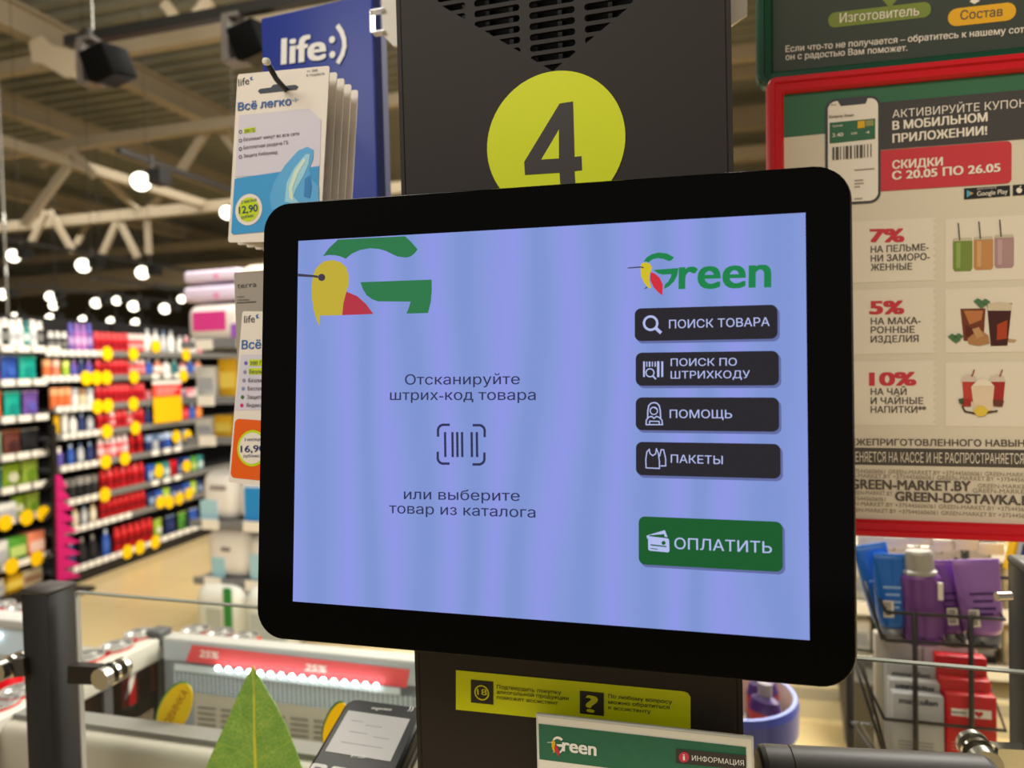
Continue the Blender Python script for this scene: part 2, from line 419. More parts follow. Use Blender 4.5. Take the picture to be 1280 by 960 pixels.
# silver pole at the left edge
pb = at_d(11, 425, 6.2); po = thing('metal_pole', 'thin silver vertical pole rising to the ceiling at the left edge', 'pole', Matrix.Translation((pb.x, pb.y, 0)))
MB().cyl((0, 0, 0), (0, 0, 5.3), .011, mat((128, 124, 116), .4, .6), 12).build('tube', po)
for z in (1.9, 2.35, 2.8): MB().cyl((0, 0, z), (0, 0, z + .09), .015, STEEL, 12).build('joint_sleeve', po)
MB().cyl((0, 0, 0), (0, 0, .012), .07, STEEL, 18).build('base_plate', po)
# ================================================================== KIOSK COLUMN
PF = Frame(at_d(710, 450, .50), KX, Z)
kx0 = PF.px(501.5, 236)[0]; kx1 = PF.px(917, 208)[0]; kyb = -PF.o.z; kyt = .50
kc = thing('kiosk_column', 'dark brown self-checkout column with slotted vent, standing behind the large touch screen', 'kiosk', PF.M())
DEEP = mat((12, 11, 11), .7)
# front plate with real slots
va, vl, vr = PF.px(691, 89), PF.px(540, 0), PF.px(793, 3)
holes = []
cols = [(548, 582.5), (593.5, 650), (662, 719), (731, 792)]
v0 = PF.px(690, 84.5)[1]; pitch = (PF.px(690, 15.8)[1] - PF.px(690, 84.5)[1]) / 5
lx0 = PF.px(557, 0)[0]
for (xa, xb) in cols:
    ua = PF.px(xa, 40)[0]; ub = PF.px(xb, 40)[0]
    for k in range(0, 18):
        vc = v0 + pitch * k
        P = rrect(ua, vc - pitch * .31, ub, vc + pitch * .31, pitch * .28, 4)
        P = clip(P, va, vr); P = clip(P, vl, va) if len(P) > 2 else P
        if len(P) > 2 and abs(area2(P)) > 2e-6 and vc + pitch < kyt: holes.append(P)
cu = bpy.data.curves.new('plate', 'CURVE'); cu.dimensions = '2D'; cu.fill_mode = 'FRONT'
def spl(P):
    s = cu.splines.new('POLY'); s.points.add(len(P) - 1); s.use_cyclic_u = True
    for q, p in zip(s.points, P): q.co = (p[0], p[1], 0, 1)
spl([(kx0 + .003, kyb + .02), (kx1 - .003, kyb + .02), (kx1 - .003, kyt), (kx0 + .003, kyt)])
for P in holes: spl(P)
ob = bpy.data.objects.new('plate', cu); COL.objects.link(ob)
me = bpy.data.meshes.new_from_object(ob.evaluated_get(bpy.context.evaluated_depsgraph_get()))
V = [tuple(v.co) for v in me.vertices]; Fc = [tuple(p.vertices) for p in me.polygons]
bpy.data.objects.remove(ob)
m = MB(); m.add(V, Fc, DARKPL)
for P in holes:
    n = len(P); m.add([(x, y, 0) for x, y in P] + [(x, y, -.003) for x, y in P], [(i, (i + 1) % n, n + (i + 1) % n, n + i) for i in range(n)], BLACKM)
m.build('front_panel', kc)
m = MB(); D = .13
m.box((kx0 + .002, (kyb + kyt) / 2, -D / 2), (.004, kyt - kyb, D), DARKPL).box((kx1 - .002, (kyb + kyt) / 2, -D / 2), (.004, kyt - kyb, D), DARKPL)
m.box(((kx0 + kx1) / 2, (kyb + kyt) / 2, -D), (kx1 - kx0, kyt - kyb, .004), DARKPL).box(((kx0 + kx1) / 2, kyt, -D / 2), (kx1 - kx0, .004, D), DARKPL)
m.build('column_body', kc)
m = MB(); m.box(((kx0 + kx1) / 2, .30, -.03), (.18, .36, .004), DEEP)
for k in range(9): m.box(((kx0 + kx1) / 2 - .07 + k * .018, .30, -.02), (.003, .36, .012), mat((30, 28, 27), .5))
m.build('vent_core', kc)
MB().box(((kx0 + kx1) / 2, kyb + .01, -D / 2), (kx1 - kx0 + .06, .02, D + .06), BLACKM).build('base_plate', kc)
YEL = mat((206, 214, 8), .45)
cc = PF.px(693.2, 178.5); cr = (PF.px(779.6, 178)[0] - PF.px(606.8, 180)[0]) / 2
t = MB().prism(circ(cc[0], cc[1], cr, 72), 0, .0006, YEL).build('number_sticker', kc)
z3 = lambda x, y: (480 + x * .375, y * .375)
m = MB(); m.pp(PF, [(630, 338), (585, 345), (467, 540), (470, 583), (585, 575), (588, 622), (638, 618), (635, 570), (660, 567), (658, 520), (635, 523)], .0009, mat((52, 47, 44), .45), (480, 0), 1 / .375)
m.pp(PF, [(583, 432), (583, 528), (524, 532)], .0011, YEL, (480, 0), 1 / .375); m.build('digit', t)
# yellow help sticker
S = MB(); SF = PF
k3 = 3.048; of = (540, 820)
S.prism([PF.px(x / k3 + of[0], y / k3 + of[1]) for x, y in ((92, 53), (960, 134), (975, 140), (985, 156), (985, 293), (92, 203))], 0, .0005, mat((206, 212, 6), .5)); st = S.build('help_sticker', kc)
INK = mat((44, 42, 30), .5); YT = mat((206, 200, 30), .45)
S = MB(); S.pp(PF, [(148, 90), (234, 98), (234, 186), (148, 177)], .0008, INK, of, k3); S.pp(PF, [(563, 132), (655, 141), (655, 229), (563, 219)], .0008, INK, of, k3)
c18 = PF.px(191 / k3 + of[0], 138 / k3 + of[1]); r18 = 31 / k3 / FPX * .5
S.ringplate(circ(*c18, r18, 28), circ(*c18, r18 * .82, 28), .001, YT)
def zt3(b, x0, y0, x1, y1, h, mtt, bold=0.0): S.text(PF, b, (x0 / k3 + of[0], y0 / k3 + of[1]), (x1 / k3 + of[0], y1 / k3 + of[1]), h / k3, .001, mtt, bold)
zt3('18', 173, 147, 209, 150, 24, YT, .01); zt3('?', 590, 212, 630, 216, 66, YT, .02); S.build('icon', st)
S = MB()
for b, x0, y0, x1, y1 in (('Подтвердить покупку', 247, 124, 492, 147), ('алкогольной продукции', 247, 144, 520, 169), ('поможет ассистент', 247, 164, 480, 187),
        ('По любому вопросу', 672, 160, 915, 183), ('можно обратиться', 672, 182, 905, 203), ('к ассистенту', 672, 203, 833, 219)):
    zt3(b, x0, y0, x1, y1, 14.5, INK, .006)
S.build('caption', st)
# ================================================================== TOUCH SCREEN
MF = Frame(CAM + camvec((0.01037, -0.02203, 0.41534)), camvec((0.97247, 0.00351, -0.233)), camvec((0.00478, 0.99938, 0.03501)))
ms = thing('touch_screen', 'large black-framed touch screen with lit blue checkout menu, in front of the dark column', 'screen', MF.M())
TL, TR, BR, BL = [MF.px(*q) for q in ((327, 250), (1068, 203), (1075.5, 867), (316.5, 801))]
x0 = (TL[0] + BL[0]) / 2; x1 = (TR[0] + BR[0]) / 2; y1 = (TL[1] + TR[1]) / 2; y0 = (BL[1] + BR[1]) / 2
GLOSS = mat((1, 1, 1), .08, spec=.09); HOUS = mat((5, 4, 4), .35, spec=.2)
def slab(m, x0, y0, x1, y1, r, za, zb, bev, mt):
    "rounded slab with a rounded front and back edge"
    rings = []
    for (ins, z) in ((bev, za), (bev * .3, za + bev * .3), (0, za + bev), (0, zb - bev), (bev * .3, zb - bev * .3), (bev, zb)):
        rings.append([(x, y, z) for x, y in rrect(x0 + ins, y0 + ins, x1 - ins, y1 - ins, r - ins, 8)])
    n = len(rings[0]); V = [v for R in rings for v in R]; F = []
    for i in range(len(rings) - 1):
        for k in range(n): F.append((i * n + k, i * n + (k + 1) % n, (i + 1) * n + (k + 1) % n, (i + 1) * n + k))
    m.add(V, F, mt, None, True)
    m.add(rings[0], [list(range(n))[::-1]], mt); m.add(rings[-1], [list(range(n))], mt)
m = MB(); slab(m, x0, y0, x1, y1, .0195, -.032, -.0022, .004, HOUS); m.build('housing', ms)
m = MB(); slab(m, x0 + .0018, y0 + .0018, x1 - .0018, y1 - .0018, .018, -.0026, -.0004, .0008, GLOSS); m.build('front_glass', ms)
m = MB(); m.rbox((0, .0, -.045), (.11, .11, .03), .004, HOUS); m.box((0, 0, -.066), (.06, .06, .03), HOUS); m.build('mount_bracket', ms)
def display_mat():
    m = bpy.data.materials.new('lit_display'); m.use_nodes = True; nt = m.node_tree; b = nt.nodes['Principled BSDF']
    tc = nt.nodes.new('ShaderNodeTexCoord'); sep = nt.nodes.new('ShaderNodeSeparateXYZ'); nt.links.new(tc.outputs['Object'], sep.inputs[0])
    w = nt.nodes.new('ShaderNodeTexWave'); w.wave_type = 'BANDS'; w.bands_direction = 'X'; w.inputs['Scale'].default_value = 9; w.inputs['Distortion'].default_value = 5
    w.inputs['Detail'].default_value = 1; w.inputs['Detail Scale'].default_value = 1.5
    mp = nt.nodes.new('ShaderNodeMapping'); mp.inputs['Scale'].default_value = (1, .22, 1)
    nt.links.new(tc.outputs['Object'], mp.inputs[0]); nt.links.new(mp.outputs[0], w.inputs[0])
    cr = nt.nodes.new('ShaderNodeValToRGB'); e = cr.color_ramp.elements
    e[0].position = 0; e[0].color = (*lin((131, 153, 218)), 1); e[1].position = 1; e[1].color = (*lin((146, 156, 235)), 1)
    k = cr.color_ramp.elements.new(.5); k.color = (*lin((138, 157, 225)), 1)
    nt.links.new(w.outputs['Fac'], cr.inputs[0]); nt.links.new(cr.outputs[0], b.inputs['Emission Color'])
    b.inputs['Emission Strength'].default_value = .92; b.inputs['Base Color'].default_value = (.004, .004, .006, 1); b.inputs['Roughness'].default_value = .1; b.inputs['Specular IOR Level'].default_value = .15
    return m
DTL, DTR, DBR, DBL = [MF.px(*q) for q in ((373, 301), (1007, 266), (1012, 800), (366, 752))]
dx0 = (DTL[0] + DBL[0]) / 2; dx1 = (DTR[0] + DBR[0]) / 2; dy1 = (DTL[1] + DTR[1]) / 2; dy0 = (DBL[1] + DBR[1]) / 2
MB().flat([(dx0, dy0), (dx1, dy0), (dx1, dy1), (dx0, dy1)], 0, display_mat()).build('display', ms)
def em(c, s=1.0): return mat(c, .12, emit=s)
UG, UY, UR, UB = em((42, 118, 72)), em((190, 170, 52)), em((178, 50, 66)), em((62, 56, 74))
UI = em((44, 46, 84)); UW = em((178, 188, 236)); BTN = em((36, 33, 40)); PAY = em((16, 88, 40)); SHD = em((96, 106, 160))
def inside(P): # keep drawing on the lit display
    P = clip(P, (dx0, dy0), (dx1, dy0)); P = clip(P, (dx1, dy0), (dx1, dy1)); P = clip(P, (dx1, dy1), (dx0, dy1)); return clip(P, (dx0, dy1), (dx0, dy0))
m = MB(); o4 = (360, 260); z1 = .0003
def e4(P, mt, z=z1): m.flat(inside([MF.px(x / 4 + o4[0], y / 4 + o4[1], z) for x, y in P]), z, mt)
def e4c(P, mt, z=z1): m.flat([MF.px(x / 4 + o4[0], y / 4 + o4[1], z) for x, y in P], z, mt)
e4c([(175, 240), (205, 200), (250, 158), (585, 141), (618, 172), (648, 207), (632, 228), (612, 243), (588, 248), (545, 242), (520, 230), (490, 215), (455, 205), (410, 201), (360, 210), (320, 228), (288, 254), (265, 243), (235, 236), (205, 235)], UG)
e4c([(362, 371), (718, 358), (719, 410), (714, 470), (700, 525), (592, 528), (604, 500), (613, 468), (450, 467), (420, 456), (392, 435), (374, 405)], UG)
e4c([(157, 285), (178, 267), (225, 260), (265, 272), (292, 298), (305, 345), (303, 385), (290, 425), (279, 475), (270, 536), (160, 538), (156, 590), (143, 560), (128, 510), (119, 450), (118, 390), (124, 340), (138, 305)], UY)
e4c([(292, 418), (345, 440), (390, 480), (427, 530), (271, 536), (277, 475)], UR, z1 + .0002)
e4c([(50, 328), (125, 335), (150, 338), (150, 350), (125, 346), (50, 342)], UB, z1 + .0003)
e4c(circ(168, 347, 18, 20), UB, z1 + .0003); m.build('emblem', ms)
m = MB(); o3 = (670, 240)
def e3(P, mt, z=z1): m.flat([MF.px(x / 3 + o3[0], y / 3 + o3[1], z) for x, y in P], z, mt)
def green_logo(fn, G, Yc, R, B, z):
    fn([(403, 263), (414, 246), (434, 233), (460, 227), (490, 230), (518, 245), (508, 256), (498, 259), (478, 251), (455, 248), (438, 252), (422, 264), (412, 261)], G, z)
    fn([(440, 292), (534, 285), (530, 312), (518, 335), (500, 353), (480, 364), (483, 347), (496, 335), (505, 320), (508, 308), (475, 310), (458, 305)], G, z)
    fn([(391, 280), (396, 268), (410, 263), (426, 268), (435, 283), (432, 296), (426, 308), (424, 330), (432, 362), (420, 358), (405, 340), (394, 315)], Yc, z)
    fn([(429, 300), (446, 306), (464, 322), (476, 348), (474, 388), (458, 376), (440, 356), (428, 330)], R, z + .0001)
    fn([(343, 287), (345, 283), (392, 279), (404, 281), (404, 286), (392, 284)], B, z + .0002); fn([(404, 365), (414, 355), (420, 358), (412, 362)], B, z + .0002)
green_logo(e3, em((20, 128, 70)), em((206, 186, 34)), em((206, 42, 58)), UB, z1)
m.text(MF, 'reen', (849.5, 360.8), (962.5, 358.5), 42, z1, em((20, 128, 70)), .022); m.build('logo', ms)
m = MB()
for b, p, q, h in (('Отсканируйте', (506.3, 480.8), (649.6, 480.2), 12.8), ('штрих-код товара', (487.6, 500), (669.5, 500), 12.8)): m.text(MF, b, p, q, h, z1, UI, .006)
m.build('scan_message', ms)
m = MB()
for b, p, q, h in (('или выберите', (505, 623.9), (649.6, 626.2), 12.8), ('товар из каталога', (486.5, 641.3), (669.2, 647), 12.8)): m.text(MF, b, p, q, h, z1, UI, .006)
m.build('catalogue_message', ms)
sc = (MF.px(641, 500)[0] - MF.px(640, 500)[0])
m = MB()
def pz(P, z=z1): return [MF.px(*p, z) for p in P]
for x in (556.3, 565.5, 571.5, 577.5, 589.5, 596): m.stroke(pz([(x, 541), (x + .4, 570.5)]), 3 * sc, z1, UI)
def corner(cx, cy, sx, sy):
    P = [(cx, cy + sy * 14)] + [(cx + sx * 7 - sx * 7 * math.cos(a), cy + sy * 7 - sy * 7 * math.sin(a)) for a in [i * PI / 16 for i in range(9)]] + [(cx + sx * 14, cy)]
    m.stroke(pz(P), 3 * sc, z1, UI)
corner(547.5, 531, 1, 1); corner(605.8, 531.5, -1, 1); corner(547.2, 579.5, 1, -1); corner(605.5, 580.5, -1, -1); m.build('barcode_icon', ms)
def button(TLp, TRp, BRp, BLp, mt, name_icon, texts, icon):
    a, b, c_, d = [MF.px(*q, z1) for q in (TLp, TRp, BRp, BLp)]
    bx0 = (a[0] + d[0]) / 2; bx1 = (b[0] + c_[0]) / 2; by1 = (a[1] + b[1]) / 2; by0 = (c_[1] + d[1]) / 2
    m = MB(); m.flat(rrect(bx0 + .0012, by0 - .0014, bx1 + .0012, by1 - .0014, .0035), z1, SHD)
    m.flat(rrect(bx0, by0, bx1, by1, .0035), z1 + .0002, mt); bt = m.build('menu_button', ms)
    m = MB(); icon(m); m.build('button_icon', bt)
    m = MB()
    for (s, p, q, h) in texts: m.text(MF, s, p, q, h, z1 + .0004, UW, .004)
    m.build('caption', bt)
zi = z1 + .0004
def st(m, P, w, closed=False, mt=None, dz=0): m.stroke(pz(P, zi), w * sc, zi + dz, mt or UW, closed)
def ic_search(m): st(m, circ(813.3, 404, 8.3, 24), 2.6, True); st(m, [(819.5, 410), (825.5, 415.5)], 3.6)
def ic_code(m):
    for x, w in ((805, 2), (808.5, 1.2), (812, 1.8), (815.5, 1.1), (819, 1.4), (822.8, 2.6), (827.8, 2.2)): st(m, [(x, 452.5), (x, 470.5 if x < 806 or x > 820 else 458)], w)
    m.flat(pz(circ(812.5, 466, 6.4, 20), zi), zi + .0001, BTN); st(m, circ(812.5, 466, 5, 20), 1.3, True, None, .0002); st(m, [(816, 470), (819.5, 473.5)], 1.8, False, None, .0002)
def ic_help(m):
    st(m, circ(817.3, 513.5, 4.6, 20), 1.1, True)
    st(m, [(809.5, 522), (809.8, 513), (811, 507), (814, 504), (817.5, 503.2), (821, 504), (824, 507), (825.3, 513), (825.8, 522)], 1.4)
    st(m, [(812.5, 512), (816, 509), (819, 510), (822, 512.5)], 1.0)
    st(m, [(807.6, 530.8), (807.9, 525), (811, 521.5), (814.5, 520.5), (817.5, 523), (820.5, 520.5), (824, 521.7), (827.4, 525), (828.2, 530.8), (807.6, 530.8)], 1.3)
    st(m, [(812, 531), (812, 526.5), (824, 526.7), (824, 531)], 1.2)
def ic_bags(m):
    st(m, [(808.5, 565), (807.2, 575), (807.6, 584.8), (824.3, 585.6), (824.3, 577), (823, 567), (820.5, 560.8), (819.5, 567.2), (816, 569.5), (812.6, 567), (811.6, 561.5)], 1.2, True)
    st(m, [(824.6, 570), (826.5, 562), (829.5, 562.2), (832, 573), (832.2, 582.3), (826, 582.4)], 1.2)
def ic_card(m):
    m.flat(pz([(810, 671.5), (812, 670.4), (835, 673), (836.4, 675), (836.8, 689), (835, 690.5), (812, 688.3), (810.3, 686.6)], zi), zi, UW)
    m.flat(pz([(808.2, 669.5), (831, 662.6), (834.5, 671.4), (831, 671), (830, 667.5), (812, 669), (809, 674)], zi), zi + .00005, UW)
    m.flat(pz([(813, 680.2), (833, 682.4), (833, 684), (813, 681.8)], zi), zi + .0001, PAY); m.flat(pz([(813, 685), (822, 686), (822, 687), (813, 686)], zi), zi + .0001, PAY)
    m.flat(pz(circ(829.5, 678.6, 2.6, 12), zi), zi + .0001, PAY)
button((793.3, 386), (971.3, 380.6), (972.3, 423.3), (793.6, 426.6), BTN, 'search', [('ПОИСК ТОВАРА', (836.4, 410.5), (962, 407.4), 10.6)], ic_search)
button((794.3, 441), (973, 438.5), (974, 482), (795, 482), BTN, 'code', [('ПОИСК ПО', (838.4, 457.6), (921, 457), 9.4), ('ШТРИХКОДУ', (838.4, 473.3), (937.4, 472.6), 9.4)], ic_code)
button((794.3, 496.6), (973, 497), (974.6, 540.6), (795, 536.8), BTN, 'help', [('ПОМОЩЬ', (837.2, 522.5), (915, 522.8), 10.4)], ic_help)
button((794.7, 551.7), (975.3, 555.5), (976, 599), (795.2, 593.2), BTN, 'bags', [('ПАКЕТЫ', (838.5, 578.3), (903.4, 580.2), 10.2)], ic_bags)
button((798, 644.7), (978, 652.8), (978.6, 715), (798.8, 705.3), PAY, 'pay', [('ОПЛАТИТЬ', (843.1, 686), (964.8, 691.5), 14)], ic_card)
# ================================================================== INFO HOLDER below the screen
IF = PF.shift(.02)
ih = thing('sign_holder', 'clear holder with white-edged green information sheet, low on the column under the yellow help strip', 'sign', IF.M())
a = IF.px(671, 898.7); b = IF.px(939.5, 926); 
iw0, iw1, it = a[0], b[0], (a[1] + b[1]) / 2; ib = it - .21
MB().rbox(((iw0 + iw1) / 2, (it + ib) / 2, -.0045), (iw1 - iw0 + .003, it - ib + .003, .003), .001, mat((206, 204, 190), .3)).build('back_plate', ih)
MB().flat([(iw0, ib), (iw1, ib), (iw1, it), (iw0, it)], -.0027, mat((226, 222, 206), .6)).build('paper', ih)
gx1 = IF.px(932.7, 933)[0]; gt = IF.px(671, 906.5)[1]; gb = IF.px(671, 951)[1]
m = MB().flat([(iw0 + .0006, gb), (gx1, gb), (gx1, gt), (iw0 + .0006, gt)], -.0023, mat((48, 104, 78), .55, noise=.12, nscale=160)); hd = m.build('header_band', ih)
m = MB(); zz = -.0018
LW = mat((232, 230, 220), .5)
def fnl(P, mt, z): m.flat([IF.px(684 + (x - 343) * .112 * 1.0, 919 + (y - 227) * .155 + (x - 343) * .012, z) for x, y in P], z, mt)
green_logo(fnl, LW, mat((226, 170, 30), .5), mat((200, 50, 70), .5), LW, zz)
m.text(IF, 'reen', (703.5, 938.5), (745, 944.5), 17, zz, LW, .03); m.build('logo', hd)
m = MB(); m.flat([IF.px(x, y, zz) for x, y in ((845, 936), (932.7, 944.5), (932.7, 962), (845, 954))], zz, mat((62, 58, 54), .5)); m.flat([IF.px(855 + 6.4 * math.cos(i * PI / 12), 946.5 + 6.4 * math.sin(i * PI / 12), zz + .0002) for i in range(24)], zz + .0002, mat((200, 60, 78), .5))
m.text(IF, 'i', (854, 950), (856, 950.2), 8, zz + .0004, LW, .02); m.text(IF, 'ИНФОРМАЦИЯ', (865, 950.5), (930, 957.2), 6.5, zz + .0003, LW, 0); m.build('caption', hd)
MB().flat([(iw0 + .006, ib + .01), (iw1 - .006, ib + .01), (iw1 - .006, gb - .012), (iw0 + .006, gb - .012)], -.0022, mat((232, 230, 222), .6)).build('sheet_body', ih)
# ================================================================== POSTERS, right
RF = Frame(at_d(1000, 100, .64), camvec((.9735, .0064, -.229)), camvec((-.0121, .9996, -.0233)))
def px_frame(m, F, u0, v0, u1, v1, w, r, mt, depth=.008):
    "moulded click frame: two steps around an opening"
    def ring(ins, z): return [(x, y, z) for x, y in rrect(u0 + ins, v0 + ins, u1 - ins, v1 - ins, max(r - ins, .0012), 6)]
    R = [ring(.0, -.006), ring(0, depth * .5), ring(.0015, depth), ring(w * .38, depth), ring(w * .46, depth * .72), ring(w * .85, depth * .6), ring(w, depth * .25), ring(w, -.002)]
    n = len(R[0]); V = [p for q in R for p in q]; Fc = []
    for i in range(len(R) - 1):
        for k in range(n): Fc.append((i * n + k, i * n + (k + 1) % n, (i + 1) * n + (k + 1) % n, (i + 1) * n + k))
    m.add(V, Fc, mt)
ru0 = RF.px(958.5, 200)[0]; rv1 = RF.px(990, 97)[1]; rv0 = RF.px(1150, 671.5)[1]; fw = RF.px(979.5, 200)[0] - ru0; ru1 = ru0 + .315
rp = thing('poster_frame', 'red plastic frame with beige coupon poster, right of the touch screen', 'poster', RF.M())
m = MB(); px_frame(m, RF, ru0, rv0, ru1, rv1, fw, .008, RED); m.build('frame', rp)
PAPER = mat((222, 209, 184), .55)
poster = MB().prism([(ru0 + .004, rv0 + .004), (ru1 - .004, rv0 + .004), (ru1 - .004, rv1 - .004), (ru0 + .004, rv1 - .004)], -.005, -.0012, PAPER).build('paper', rp)
pz0 = -.0012
L = [pz0 + .0003 * i for i in range(1, 8)]
PG, PDK, PRD, PLT, PTX, PW = mat((60, 108, 76), .5), mat((72, 69, 66), .5), mat((204, 62, 68), .5), mat((232, 219, 196), .55), mat((94, 84, 76), .55), mat((240, 228, 208), .5)
ui0, ui1 = ru0 + fw, ru1 - fw
def q(P, z): return [RF.px(x, y, z) for x, y in P]
m = MB()
gtop = rv1 - fw * .9
a = RF.px(979.5, 172, L[0]); b = RF.px(1101, 160, L[0])
m.flat([(ui0, a[1]), (b[0] + .002, b[1]), (ui1, b[1]), (ui1, gtop), (ui0, gtop)], L[0], PG)
a = RF.px(1101, 128, L[1]); b = RF.px(1101, 187, L[1]); m.flat([(a[0], b[1]), (ui1, b[1]), (ui1, a[1]), (a[0], a[1])], L[1], PDK)
for s_, p0, p1, h, bd in (('АКТИВИРУЙТЕ КУПОНЫ', (1115.5, 147.5), (1297, 132.5), 10, 0.0), ('В МОБИЛЬНОМ', (1116, 162.2), (1234, 151.3), 10.5, .03), ('ПРИЛОЖЕНИИ!', (1116, 178.3), (1233.5, 168), 10.5, .03)):
    m.text(RF, s_, p0, p1, h, L[2], PW, bd)
m.build('header', poster)
m = MB(); a = RF.px(1101, 188, L[1]); b = RF.px(1101.5, 239, L[1]); c_ = RF.px(1264.5, 200, L[1]); m.flat(rrect(a[0] - .006, b[1], c_[0], a[1], .004), L[1], PRD)
m.text(RF, 'СКИДКИ', (1115.7, 211), (1178, 206.8), 10.3, L[2], PW, .03); m.text(RF, 'С 20.05 ПО 26.05', (1115.7, 224.5), (1250, 214.3), 10.3, L[2], PW, .03); m.build('discount_banner', poster)
# phone picture
m = MB(); a = RF.px(1031.5, 126, L[3]); b = RF.px(1101, 250, L[3]); m.flat(rrect(a[0], b[1] - .002, b[0], a[1] + .001, .009), L[2], mat((72, 72, 76), .5))
m.flat(rrect(a[0] + .0022, b[1], b[0] - .0022, a[1] - .0012, .007), L[3], PW)
m.flat(q([(1047, 126), (1085, 122), (1082, 129.5), (1051, 132.5)], L[4]), L[4], mat((72, 72, 76), .5))
m.flat(q([(1037, 153.5), (1094, 148), (1094, 173.5), (1037, 179.5)], L[4]), L[4], PG)
m.flat(q([(1072, 151.5), (1081, 150.5), (1081, 159.5), (1072, 160.5)], L[5]), L[5], mat((226, 172, 40), .5)); m.flat(q([(1082, 150.5), (1092, 149.5), (1092, 157), (1082, 158)], L[5]), L[5], mat((150, 150, 90), .5))
for s_, p0, p1, h in (('3.40', (1040.5, 171.5), (1054, 170.3), 5), ('9:41', (1039, 132), (1045, 131.5), 2.2), ('Купоны', (1041, 159), (1053, 157.8), 2.8), ('0.05', (1064, 168.4), (1071.5, 167.6), 3), ('4', (1082, 167), (1087, 166.6), 3.2)):
    m.text(RF, s_, p0, p1, h, L[5], PW if h != 2.2 else PTX, .01)
m.text(RF, 'Бонусы Green', (1036.5, 147.6), (1067, 145), 3.2, L[5], PTX, .02)
x = 1040.5; k = 0
wds = [2, 1, 3, 1, 1, 2, 1, 1, 3, 1, 2, 2, 1, 1, 2, 1, 3, 1, 1, 2, 1, 2, 1, 1]
for k, w_ in enumerate(wds):
    if k % 2 == 0: yb = 200 - (x - 1040) * .08; yt = 184 - (x - 1040) * .09; m.flat(q([(x, yt), (x + w_ * 1.3, yt), (x + w_ * 1.3, yb), (x, yb)], L[5]), L[5], PTX)
    x += w_ * 1.36
for yy, w_ in ((212, 50), (225, 22), (229, 24), (233, 14), (248, 20)): m.flat(q([(1068, yy), (1068 + w_ * .5, yy - w_ * .04), (1068 + w_ * .5, yy - w_ * .04 + 1.3), (1068, yy + 1.3)], L[5]), L[5], mat((150, 140, 124), .5))
m.build('phone_picture', poster)
m = MB(); m.flat(q([(1205, 235.5), (1262.5, 231.5), (1262.5, 244.8), (1205, 249.3)], L[1]), L[1], mat((44, 44, 44), .5)); m.flat(q([(1266, 231.3), (1320, 227.5), (1320, 240.5), (1266, 244.6)], L[1]), L[1], mat((44, 44, 44), .5))
m.flat(q([(1208.5, 237.5), (1217, 241.6), (1208.5, 246.8)], L[2]), L[2], mat((90, 170, 190), .5)); m.flat(q([(1213, 239.6), (1217, 241.6), (1213, 244)], L[3]), L[3], mat((220, 150, 60), .5))
m.text(RF, 'ДОСТУПНО В', (1221.5, 237.2), (1245, 235.4), 2.3, L[2], PW); m.text(RF, 'Google Play', (1221.5, 245), (1259.5, 241.9), 6, L[2], PW, .01)
m.flat(q(circ(1274, 238, 3.6, 16), L[2]), L[2], PW); m.flat(q([(1274, 233.5), (1276.5, 231.6), (1276.2, 234)], L[2]), L[2], PW); m.build('store_badge', poster)
# coupons
rows = ((277, 354, '7%', 1128.7, 302.4, ('НА ПЕЛЬМЕ-', 1160.5, 316, 312.6), ('НИ ЗАМОРО-', 1162, 327.2, 324.6), ('ЖЕННЫЕ', 1139.7, 338.3, 337)),
        (363, 444, '5%', 1128.7, 392.4, ('НА МАКА-', 1150.6, 405.7, 404.6), ('РОННЫЕ', 1143, 416.6, 415.9), ('ИЗДЕЛИЯ', 1148, 428.2, 427.2)),
        (453, 533, '10%', 1143.8, 481.8, ('НА ЧАЙ', 1133, 493.6, 493.6), ('И ЧАЙНЫЕ', 1153.8, 505, 505), ('НАПИТКИ**', 1157.6, 516, 516)))
for (ya, yb, pc, px1, py, *ls) in rows:
    m = MB(); a = RF.px(1100, ya - 1.5, L[0]); b = RF.px(1100, yb - 1.5, L[0]); ul = RF.px(1046, ya, L[0])[0]; ur = RF.px(1169.5, (ya + yb) / 2, L[0])[0]
    P = [(ul, b[1]), (ur, b[1])]
    nt_ = 9
    for k in range(nt_): # perforated edge
        va = b[1] + (a[1] - b[1]) * (k + .25) / nt_; vb = b[1] + (a[1] - b[1]) * (k + .75) / nt_
        P += [(ur, va), (ur - .0018, (va * .8 + vb * .2)), (ur - .0018, (va * .2 + vb * .8)), (ur, vb)]
    P += [(ur, a[1]), (ul, a[1])]; m.flat(P, L[0], PLT)
    m.text(RF, pc, (1088, py), (px1, py - .5), 16.6, L[1], PRD, .045)
    for (s_, xr, y0_, y1_) in ls: m.text(RF, s_, (1088.5, y0_), (xr, y1_), 8.3, L[1], PTX, .02)
    m.build('coupon', poster)
